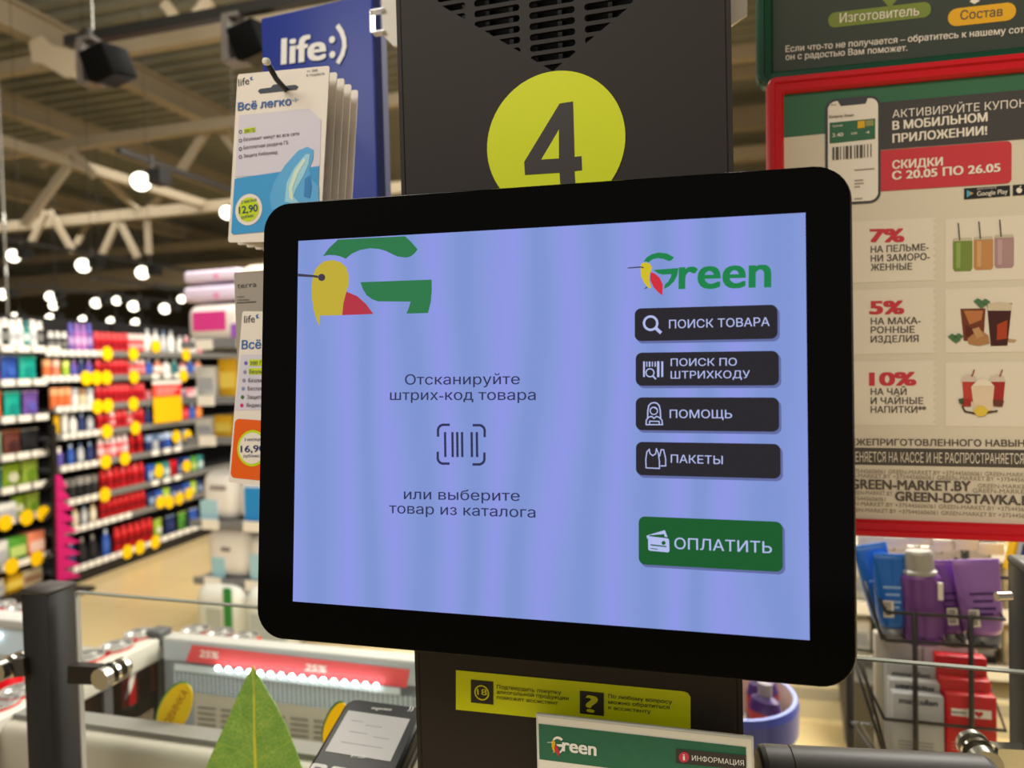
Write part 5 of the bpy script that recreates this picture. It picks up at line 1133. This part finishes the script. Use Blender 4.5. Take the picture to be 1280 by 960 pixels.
def can(p, top, label, group=None):
    o = bpy.data.objects.new('drink_can', CANM); COL.objects.link(o); o.location = (p.x, p.y, top - .122); o.rotation_euler = (0, 0, random.uniform(0, 6)); tag(o, label, 'can', group)
side_top = ZC + .010
for (x, y), lab in (((110, 818), 'red drink can beside the cooler, nearest the black post on its right'), ((146, 805), 'red drink can beside the cooler, middle one above the chrome clamp'), ((174, 790), 'red drink can beside the cooler, farthest by the rail corner')): can(at_z(x, y, side_top), side_top, lab)
far_top = ZC - .006
for (x, y), lab in (((244, 786), 'red drink can behind the cooler top rail, first left of the paper packs'), ((275, 790), 'red drink can behind the cooler top rail, second from left'), ((306, 794), 'red drink can behind the cooler top rail, third from left, by the screen corner')): can(at_z(x, y, far_top), far_top, lab)
for (x, y), t_, lab in (((24, 861), side_top, 'red drink can left of the black post, nearest it'), ((-1, 876), side_top, 'red drink can cut by the left edge below the clamp'), ((0, 838), side_top, 'red drink can behind the left chrome clamp'),
    ((2, 754), ZC - .012, 'pale-topped drink can high at the left edge beside the black post'), ((23, 758), ZC - .012, 'pale-topped drink can behind the top of the black post')): can(at_z(x, y, t_), t_, lab)
# trays that carry the cans, fixed to the cooler
ctop = side_top - .1225 - ZC
MB().box((-.13, -.155, ctop - .012), (.22, .43, .019), mat((120, 118, 114), .4)).build('side_tray', ck)
MB().box((.30, .105, far_top - .1225 - ZC - .0095), (.66, .08, .019), mat((150, 148, 142), .4)).build('rear_tray', ck)
# second, farther cooler seen left of the black post
P1 = at_z(14, 770, ZC); c2 = thing('drinks_cooler', 'farther cooler with pale lit wall, seen left of the black post at the left edge', 'cooler', KM(P1))
MB().rbox((-.25, .0, -.008), (.62, .05, .02), .004, mat((176, 174, 168), .35), None, 2).build('top_rail', c2)
MB().box((-.25, .0, -.05), (.6, .02, .06), mat((196, 214, 226), .4)).build('header', c2)
MB().box((-.25, .01, -.30), (.6, .03, .44), mat((170, 176, 178), .5)).box((-.25, .11, -.56), (.6, .16, .78), mat((110, 108, 104), .5)).build('cabinet', c2)
MB().box((-.25, .11, -.1445), (.6, .14, .019), mat((150, 148, 142), .4)).build('rear_tray', c2)
for k in range(6): MB().lathe([(0, -.004), (.004, 0), (0, .004)], LEDS, 10, Matrix.Translation((-.02 - k * .05, -.014, -.04))).build('led', c2)
# ================================================================== PAYMENT TERMINAL
TF = Frame(CAM + camvec((-.15344, -.30638, .66644)), camvec((.9681, -.01503, -.2501)), camvec((.2381, .36598, .89965)))
zt_ = lambda x, y: (x / 9.14 + 385, y / 9.14 + 865)
tm = thing('payment_terminal', 'black card payment terminal with lit grey display, beside the column below the touch screen', 'terminal', TF.M())
tl = TF.px(*zt_(330, 270))[0]; tt = TF.px(*zt_(700, 75))[1]; tr = .062 + .010; tb = -.125
TBK = mat((36, 36, 35), .3)
m = MB(); slab(m, tl, tb, tr, tt, .012, -.030, -.0008, .004, TBK); m.build('body', tm)
m = MB(); slab(m, tl + .004, tb + .05, tr - .003, tt - .003, .009, -.0012, .0, .0004, mat((58, 58, 56), .25)); m.build('display_surround', tm)
TD = mat((206, 198, 184), .2, emit=.75)
m = MB(); m.flat([(0, -.046), (.062, -.046), (.062, 0), (0, 0)], .0004, TD); d_ = m.build('display', tm)
m = MB()
for (a, b, y) in ((.008, .02, -.010), (.024, .04, -.013), (.012, .03, -.022), (.036, .052, -.024), (.01, .05, -.034)): m.flat([(a, y - .001), (b, y - .001), (b, y), (a, y)], .0006, mat((178, 168, 158), .3, emit=.75))
m.build('display_text', d_)
TWH = mat((210, 208, 200), .4)
m = MB(); m.text(TF, 'ingenico', zt_(725, 195), zt_(950, 213), 3.6, .0005, TWH, .01); m.text(TF, 'iPP320', zt_(485, 745), zt_(648, 757), 4.6, .0005, TWH, .01); m.text(TF, '))', zt_(1140, 205), zt_(1195, 212), 5.5, .0005, TWH, .01); m.build('lettering', tm)
yk = TF.px(*zt_(390, 850))[1] - .002
for r_ in range(4):
    for c_ in range(4):
        x = -.004 + c_ * .0185; y = yk - r_ * .014
        k_ = MB(); slab(k_, x, y - .009, x + .0145, y, .0025, -.0008, .0018, .0006, mat((200, 198, 190), .4)); ko = k_.build('key', tm)
        if r_ == 0: MB().flat([(x + .004, y - .006), (x + .010, y - .006), (x + .010, y - .0035), (x + .004, y - .0035)], .002, mat((110, 106, 100), .5)).build('key_mark', ko)
MB().box((tr + .0005, tb + .07, -.016), (.002, .1, .003), mat((90, 90, 90), .3)).box((tr + .0005, tb + .07, -.024), (.002, .1, .002), mat((90, 90, 90), .3)).build('side_trim', tm)
sb = TF.pt(.035, -.08, -.03); tinv = TF.M().inverted()
m = MB(); m.cyl(tinv @ sb, tinv @ Vector((sb.x, sb.y, .001)), .018, BLACKM, 16); m.build('stand_pole', tm)
yb = thing('price_sticker', 'yellow rounded tag with black edge peeking from behind the payment terminal', 'sticker')
BKF = Frame(at_d(412, 905, .76), KX, Z)
yb.matrix_world = BKF.M()
e0 = BKF.px(408, 932); e1 = BKF.px(430, 878); ec = BKF.px(419, 906)
ang = math.atan2(e1[1] - e0[1], e1[0] - e0[0]); la = math.hypot(e1[0] - e0[0], e1[1] - e0[1]) / 2; lb = la * .4
E_ = [(ec[0] + la * math.cos(t) * math.cos(ang) - lb * math.sin(t) * math.sin(ang), ec[1] + la * math.cos(t) * math.sin(ang) + lb * math.sin(t) * math.cos(ang)) for t in [i * PI / 24 for i in range(48)]]
MB().prism([(x - .0018, y + .0016) for x, y in E_], -.0008, 0, mat((66, 110, 60), .5)).build('green_edge', yb); MB().prism(E_, 0, .0008, GOLD).build('oval', yb)
MB().cyl((ec[0], ec[1] - la * .4, -.003), (ec[0], -BKF.o.z + .001, -.003), .002, BLACKM, 8).build('holder_stem', yb)
# ================================================================== WIRE RACK WITH TUBES AND BOXES, bottom right
KF = Frame(at_d(1160, 800, .90), KX, Z)
WB = mat((50, 47, 45), .4)
rk = thing('wire_rack', 'black wire basket rack holding tubes and small boxes, right behind the glass barrier', 'rack', KF.M())
def kp(x, y, w=0): u, v = KF.px(x, y, w); return Vector((u, v, w))
R_ = .0022; DB = -.075
yT = kp(1170, 769)[1]; yF = kp(1170, 806)[1]; yM = kp(1170, 905)[1]; yL = kp(1170, 947)[1]
ul = kp(1108, 770)[0]; ur = kp(1256, 775)[0]
def wires(name, segs, r=R_):
    m = MB()
    for sgm in segs: m.tube(sgm, r, WB, 6)
    return m.build(name, rk)
wires('top_wire', [[(ul, yT, 0), (ur, yT, 0), (ur, yT + .012, DB), (ul - .01, yT + .03, DB), (ul, yT, 0)]])
wires('floor_wire', [[(ul, yF, -.004), (ur - .006, yF, -.004), (ur - .006, yF, DB), (ul, yF, DB), (ul, yF, -.004)]])
wires('floor_wire', [[(ul + (ur - ul) * k / 6, yF + .004, -.004), (ul + (ur - ul) * k / 6 - .004, yF + .004, DB)] for k in range(1, 6)], .0013)
for x in (1143, 1213): u = kp(x, 780)[0]; wires('upright_wire', [[(u, yT + .002, .001), (u, yL - .03, .001)]], .0034)
wires('middle_wire', [[(ul - .004, yM, 0), (ur, yM, 0), (ur, yM + .05, DB), (ul - .03, yM + .06, DB), (ul - .004, yM, 0)]])
wires('bottom_wire', [[(ul, yL - .028, 0), (ur, yL - .028, 0), (ur, yL - .028, -.13), (ul - .02, yL - .028, -.13), (ul, yL - .028, 0)]])
wires('side_wire', [[(ul - .02, yT + .03, -.03), (ul - .004, yF, -.004)], [(ul - .03, yM + .06, DB), (ul + .002, yL - .028, 0)], [(ul - .02, yM + .05, -.05), (ul + .006, yL - .028, -.02)]])
wires('basket_floor', [[(ul + (ur - ul) * k / 8, yL - .026, 0), (ul + (ur - ul) * k / 8 - .01, yL - .026, -.13)] for k in range(9)], .0016)
for u in (ul - .02, ur): wires('rear_post', [[(u, yT + .12, -.14), (u, -KF.o.z + .012, -.14)]], .006)
wires('hanger_arm', [[(u, yT + .02, DB), (u, yT + .03, -.14)] for u in (ul - .01, ur)]); wires('hanger_arm', [[(u, yL - .028, -.12), (u, yL - .028, -.14)] for u in (ul - .02, ur)])
MB().box(((ul + ur) / 2, -KF.o.z + .006, -.10), (.3, .012, .3), WB).build('base_plate', rk)
def tube_mesh(t, xt, yt_, xb, yb_, wd, w, body, cap, capfrac=.17, flip=False, depth=.032, tag_at=None):
    "flat-ended cream tube: round at the cap, flattened at the crimp"
    top = kp(xt, yt_, w); bot = kp(xb, yb_, w); ax = (top - bot); L = ax.length; ax = ax.normalized(); e = Vector((0, 0, 1)); sx = ax.cross(e).normalized(); e = sx.cross(ax)
    def ringset(m, rows, mt):
        V = []; F = []; n = 20
        for (f, hw, hd) in rows:
            c_ = bot + ax * (L * f)
            for k in range(n): a = 2 * PI * k / n; V.append(c_ + sx * (hw * math.cos(a)) + e * (hd * math.sin(a)))
        for i in range(len(rows) - 1):
            for k in range(n): F.append((i * n + k, i * n + (k + 1) % n, (i + 1) * n + (k + 1) % n, (i + 1) * n + k))
        F.append(list(range(n))[::-1]); F.append([(len(rows) - 1) * n + k for k in range(n)]); m.add(V, F, mt, None, True)
    h = wd / 2
    m = MB(); ringset(m, [(capfrac, h * .74, h * .62), (capfrac + .06, h * .86, h * .66), (.5, h * .96, h * .5), (.75, h, h * .32), (.93, h * 1.02, h * .09), (1, h * 1.02, h * .05)], mat(body, .28, .1, coat=.4)); m.build('tube_body', t)
    m = MB(); ringset(m, [(0, h * .66, h * .56), (.02, h * .7, h * .6), (capfrac, h * .7, h * .6)], mat(cap, .35, .4)); m.build('cap', t)
    lab = MB(); f0 = bot + ax * (L * .30) + e * (h * .62)
    for k, (lw, ff) in enumerate(((.9, .62), (.7, .54), (.8, .46), (.6, .40))):
        c_ = bot + ax * (L * ff) + e * (h * (.50 - (ff - .4) * .6) + .002)
        lab.add([c_ - sx * h * lw * .6, c_ + sx * h * lw * .6, c_ + sx * h * lw * .6 + ax * .003, c_ - sx * h * lw * .6 + ax * .003], [(0, 1, 2, 3)], mat((74, 44, 110) if body[0] > 70 else (150, 190, 240), .4))
    lab.build('lettering', t)
    if tag_at:
        c_ = bot + ax * (L * tag_at[1]) + sx * (h * tag_at[0]) + e * (h * .64 + .001)
        b = MB(); b.add([c_ - sx * .006, c_ + sx * .006, c_ + sx * .006 + ax * .022, c_ - sx * .006 + ax * .022], [(0, 1, 2, 3)], WHITE)
        for k in range(6): q_ = c_ - sx * .005 + ax * (.003 + .003 * k) + e * .0004; b.add([q_, q_ + sx * .008, q_ + sx * .008 + ax * .0014, q_ + ax * .0014], [(0, 1, 2, 3)], mat((60, 60, 62), .5))
        b.build('barcode_label', t)
def ctube(label, *a, **k):
    t = thing('cream_tube', label, 'tube', KF.M(), 'cream tubes in the wire rack'); tube_mesh(t, *a, **k); return t
PUR = (122, 74, 156); PUR2 = (152, 108, 186)
ctube('blue cream tube, leftmost in the wire rack, leaning', 1086, 680, 1113, 796, .042, -.052, (40, 116, 210), (150, 152, 156))
ctube('blue cream tube with barcode label, second from left in the wire rack', 1112, 692, 1115, 800, .040, -.028, (34, 106, 200), (140, 142, 146), tag_at=(-.3, .30))
ctube('narrow purple cream tube with barcode label, between purple bottle and widest tube', 1182, 700, 1193, 806, .042, -.040, PUR, (120, 120, 120), tag_at=(-.1, .28))
ctube('widest purple cream tube, rightmost in the wire rack', 1219, 699, 1231, 808, .052, -.022, PUR2, (124, 124, 124), tag_at=(-.5, .28))
t = thing('lotion_bottle', 'purple bottle with grey cap on top, in the middle of the wire rack', 'bottle', KF.M())
top = kp(1148, 688, -.026); bot = kp(1155, 803, -.026); ax = (top - bot).normalized(); Lb = (top - bot).length
Mo = Matrix((Vector((ax.y, -ax.x, 0)), Vector((0, 0, -1)), ax)).transposed().to_4x4(); Mo.translation = bot
m = MB(); m.lathe([(0, 0), (.021, 0), (.025, .006), (.0252, Lb * .4), (.024, Lb * .72), (.021, Lb * .75), (0, Lb * .75)], mat((116, 70, 146), .25, .1, coat=.4), 24, Mo, 1, .68); m.build('bottle_body', t)
m = MB(); m.lathe([(.0205, Lb * .75), (.0205, Lb * .78), (.0175, Lb * .8), (.017, Lb * .97), (.015, Lb), (0, Lb)], mat((172, 170, 166), .3, .3), 24, Mo, 1, .75); m.build('cap', t)
m = MB(); c_ = bot + ax * (Lb * .6) + Vector((.019, 0, .0135)); m.box(c_, (.006, .022, .003), WHITE); m.build('barcode_label', t)
# boxes stepped back and up
def carton(label, x0, y0, x1, y1, w, body, words, wy, dpt=.016, heart=False, group=None, smallw=None):
    a = kp(x0, y1, w); b = kp(x1, y0, w); t = thing('small_carton', label, 'box', KF.M() @ Matrix.Translation((a.x, a.y, w)), group)
    W_, H_ = b.x - a.x, b.y - a.y
    m = MB(); m.rbox((W_ / 2, H_ / 2, -dpt / 2), (W_, H_, dpt), .0008, mat(body, .4, noise=.04, nscale=200), None, 1); m.build('carton_body', t)
    F2 = Frame(KF.pt(a.x, a.y, w), KX, Z); LT = mat((28, 30, 60), .4)
    if heart:
        yb_ = H_ * .70; m = MB(); m.flat([(.006, yb_), (.022, yb_), (.022, yb_ + .009), (.006, yb_ + .009)], .0004, WHITE); m.flat([(.0225, yb_ - .001), (W_ - .006, yb_ - .001), (W_ - .006, yb_ + .01), (.0225, yb_ + .01)], .0004, WHITE); pl = m.build('label_patch', t)
        V_, F_, xa_, xb_ = text_raw('masculan', 0); s1 = .0155 / (xb_ - xa_); m = MB(); [m.add([(.0065 + (x - xa_ + sh) * s1, yb_ + .003 + y * .0058, .0007 + abs(sh) * .0004 + max(sh, 0) * .0004) for x, y, _ in V_], F_, LT) for sh in (-.03, 0, .03)]
        hx, hy = (.0225 + W_ - .006) / 2, yb_ + .0045; m.flat([(hx + .0048 * .0625 * 16 * math.sin(k * PI / 12) ** 3, hy + .0003 * (13 * math.cos(k * PI / 12) - 5 * math.cos(k * PI / 6) - 2 * math.cos(k * PI / 4) - math.cos(k * PI / 3))) for k in range(24)], .0008, mat((190, 20, 34), .4)); m.build('lettering', pl)
    elif words:
        V_, F_, xa_, xb_ = text_raw('masculan', 0); s1 = W_ * .74 / (xb_ - xa_); m = MB(); flipm = words == 'flip'
        sg = -1 if flipm else 1; cx = W_ / 2
        for sh in (-.035, 0, .035): m.add([(cx + sg * (x + sh - (xa_ + xb_) / 2) * s1, H_ - wy + sg * (y - .36) * .0115, .0005 + abs(sh) * .0006 + max(sh, 0) * .0006) for x, y, _ in V_], F_, LT); m.build('lettering', t)
    if smallw:
        m = MB()
        for k in range(3): m.flat([(W_ * .1, H_ * (.30 - k * .05)), (W_ * .8, H_ * (.30 - k * .05)), (W_ * .8, H_ * (.315 - k * .05)), (W_ * .1, H_ * (.315 - k * .05))], .0004, mat(smallw, .5))
        for k in range(9): m.flat([(W_ * .55 + k * .0022, H_ * .03), (W_ * .55 + k * .0022 + .0011, H_ * .03), (W_ * .55 + k * .0022 + .0011, H_ * .13), (W_ * .55 + k * .0022, H_ * .13)], .0004, mat((50, 50, 54), .5))
        m.build('small_print', t)
    return t
GR_ = (176, 174, 174); RD_ = (200, 24, 32)
carton('grey carton with dark lettering, frontmost of the grey boxes in the wire rack', 1117, 872, 1180, 951, -.006, GR_, 'up', .008, smallw=(120, 116, 120))
carton('grey carton with upside-down lettering, second of the grey boxes in the wire rack', 1113, 855, 1175, 951, -.024, (182, 180, 178), 'flip', .009)
carton('grey carton with dark lettering, third of the grey boxes, its top above the others', 1109, 834, 1170, 951, -.042, GR_, 'up', .012)
carton('plain pale carton, farthest back of the grey boxes in the wire rack', 1096, 796, 1152, 951, -.062, (200, 192, 178), None, .01)
carton('red carton with heart label, frontmost of the red boxes in the wire rack', 1183, 873, 1246, 953, -.006, RD_, None, .01, heart=True, smallw=(230, 120, 120))
carton('plain red carton, second of the red boxes in the wire rack', 1177, 853, 1239, 953, -.024, (208, 30, 36), None, .01)
carton('plain red carton, third of the red boxes in the wire rack', 1172, 824, 1234, 953, -.042, (202, 26, 34), None, .01)
carton('red and white carton, farthest back of the red boxes in the wire rack', 1156, 806, 1222, 953, -.062, (216, 196, 190), None, .01)
# dark bumper tube with chrome end, bottom right
yaw_ = math.radians(-8); ax = Vector((math.cos(yaw_), math.sin(yaw_), 0))
c0 = at_d(949, 972, .56); 
bt = thing('barrier_rail', 'dark grey round rail running right along the bottom edge, ending at the chrome clamp', 'rail', Matrix.Translation(c0))
m = MB(); M_ = ax.to_track_quat('Z', 'Y').to_matrix().to_4x4(); r_ = .0245; RG = mat((62, 60, 57), .45)
m.lathe([(0, 0), (r_ * .8, 0), (r_ * .95, .0015), (r_, .005), (r_, .0235)], RG, 32, M_); m.build('end_cap', bt)
m = MB(); m.lathe([(r_ * .93, .0235), (r_ * .93, .0245), (r_, .0245), (r_, .165), (r_ * .9, .17), (0, .17)], RG, 32, M_); m.build('tube', bt)
m = MB(); m.cyl(ax * .03, ax * .03 + Vector((0, 0, -c0.z + .012)), .015, RG, 14); m.cyl(ax * .03 + Vector((0, 0, -c0.z + .012)), ax * .03 + Vector((0, 0, -c0.z)), .06, RG, 18); m.build('stand', bt)
# round promotion bin behind the column
pc = at_d(915, 905, 1.25); pc.z = 0
zt3_ = 1.45 - (862 - 451) / FPX * 1.25
bb = thing('promotion_bin', 'round white and blue promotion bin of purple bottles, right of the lower column', 'bin', Matrix.Translation(pc))
m = MB(); rb_ = .108
BW_ = mat((222, 214, 200), .4); BBL = mat((62, 72, 156), .3); 
m.lathe([(rb_ * .8, 0), (rb_ * .86, zt3_ * .3), (rb_ * .95, zt3_ * .8), (rb_ * .98, zt3_ - .06)], BW_, 40); m.lathe([(rb_ * .98, zt3_ - .06), (rb_ * 1.02, zt3_ - .055), (rb_ * 1.03, zt3_ - .012), (rb_ * 1.0, zt3_), (rb_ * .94, zt3_), (rb_ * .9, zt3_ - .08), (0, zt3_ - .08)], [BBL, BBL, BBL, mat((150, 160, 214), .3), BW_, BW_], 40); m.build('bin_wall', bb)
for k, (ang, rr) in enumerate(((0.2, .06), (1.5, .06), (2.9, .065), (4.4, .06), (5.4, .065))):
    p = pc + Vector((rr * math.cos(ang), rr * math.sin(ang), zt3_ - .08)); product('bottle', [(70, 44, 104), (150, 140, 150), (170, 60, 60)], .03, .115, p, ang, 'purple bottle with grey cap standing in the round promotion bin', 'purple bottles in the promotion bin')
# ================================================================== SHELVES FAR RIGHT BEHIND THE RACK
wa = at_z(990, 896, 0); WF = Frame(wa, KX, Z); w_u = 1.3
wu = thing('shelf_unit', 'cream white shelf unit behind the wire rack, bottom right background', 'shelf unit', WF.M())
CRM = mat((226, 212, 176), .5)
MB().box((.1, .07, -.2), (2.2, .14, .4), CRM).build('plinth', wu); MB().box((.1, .95, -.41), (2.2, 1.9, .03), CRM).build('back_panel', wu)
wz = [WF.px(1150, y)[1] for y in (880, 835, 765, 690)]
for z in wz: sh = MB().box((.1, z - .012, -.2), (2.2, .024, .38), mat((214, 204, 180), .5)).box((.1, z, -.005), (2.2, .05, .01), mat((236, 230, 214), .5)).build('shelf', wu)
for s in (-.98, 1.18): MB().box((s, .95, -.39), (.04, 1.9, .04), CRM).build('upright', wu)
k = 0
for z, h in ((wz[1], .15), (wz[2], .17), (wz[3], .2)):
    for u in [x * .15 + .10 for x in range(6)]:
        cn = ['white', 'cream', 'black', 'white', 'teal', 'white'][(k * 5) % 6]; k += 1
        lv_ = {wz[1]: 'low', wz[2]: 'middle', wz[3]: 'upper'}[z]
        product('box', C[cn], .062, h * .9, WF.pt(u, z, -.14), -TH, '%s box on the %s board of the cream shelf unit behind the rack' % (CN[cn], lv_), '%s boxes, %s board of the cream unit' % (CN[cn], lv_))
# dark bin on the floor before the cream unit
db = WF.pt(WF.px(1078, 905)[0], 0, .15); db.z = 0; dz = thing('waste_bin', 'dark grey bin on the floor before the cream shelf unit', 'bin', KM(db))
m = MB(); hb_ = 1.45 - (838 - 447) / FPX * (db - CAM).dot(FW); m.lathe([(0, 0), (.09, 0), (.115, hb_ * .96), (.12, hb_), (.105, hb_), (.1, hb_ * .9), (0, hb_ * .9)], mat((74, 70, 62), .5), 20); m.build('bin_body', dz); MB().box((.02, -.112, hb_ * .6), (.05, .006, .09), mat((150, 148, 140), .4)).build('plate', dz)
# white shelf-edge tags on prongs above the rack
for k, (x, y) in enumerate(((1088, 676), (1118, 678), (1150, 674), (1178, 682), (1206, 680), (1238, 686))):
    p = kp(x, y, -.13); t = thing('prong_tag', '%s white tag in the row just below the red poster frame' % ['first', 'second', 'third', 'fourth', 'fifth', 'sixth'][k], 'tag', KF.M() @ Matrix.Translation(p))
    MB().rbox((0, 0, 0), (.034, .017, .0025), .0008, mat((236, 230, 216), .4), None, 1).build('plate', t); MB().tube([(0, 0, -.001), (0, -.012, -.003), (0, -.016, -.02), (0, -.016, -.05)], .0015, mat((150, 148, 140), .3, .8), 6).build('prong', t)
RBK = kp(1165, 690, -.15)
MB().box((RBK.x, RBK.y - .016, -.185), (ur - ul + .04, .03, .008), mat((214, 206, 190), .4)).build('tag_bar', rk)
wires('hanger_arm', [[(u, RBK.y - .016, -.14), (u, RBK.y - .016, -.183)] for u in (ul - .02, ur)])
# small yellow-edged pack above the right post
yp = kp(1271, 714, -.06); t = thing('product_box', 'white pack with yellow edge, above the grey post at the right edge', 'pack', KF.M() @ Matrix.Translation(yp))
m = MB(); m.prism([(-.009, 0), (.03, 0), (.03, .062), (.004, .062)], -.02, 0, GOLD); m.build('carton_body', t); m = MB(); m.flat([(-.0045, .003), (.029, .003), (.029, .055), (.005, .055)], .0006, mat((206, 216, 226), .4)); m.flat([(.004, .02), (.028, .02), (.028, .036), (.007, .036)], .001, mat((60, 80, 150), .4)); m.build('front_label', t)
wires('side_shelf', [[kp(1248, 722, -.06), kp(1300, 724, -.06), kp(1300, 724, -.12), kp(1248, 722, -.12), kp(1248, 722, -.06)], [kp(1262, 722.5, -.06), kp(1262, 722.5, -.12)], [kp(1280, 723, -.06), kp(1280, 723, -.12)], [kp(1248, 722, -.12), (ur, yT + .012, DB)]])
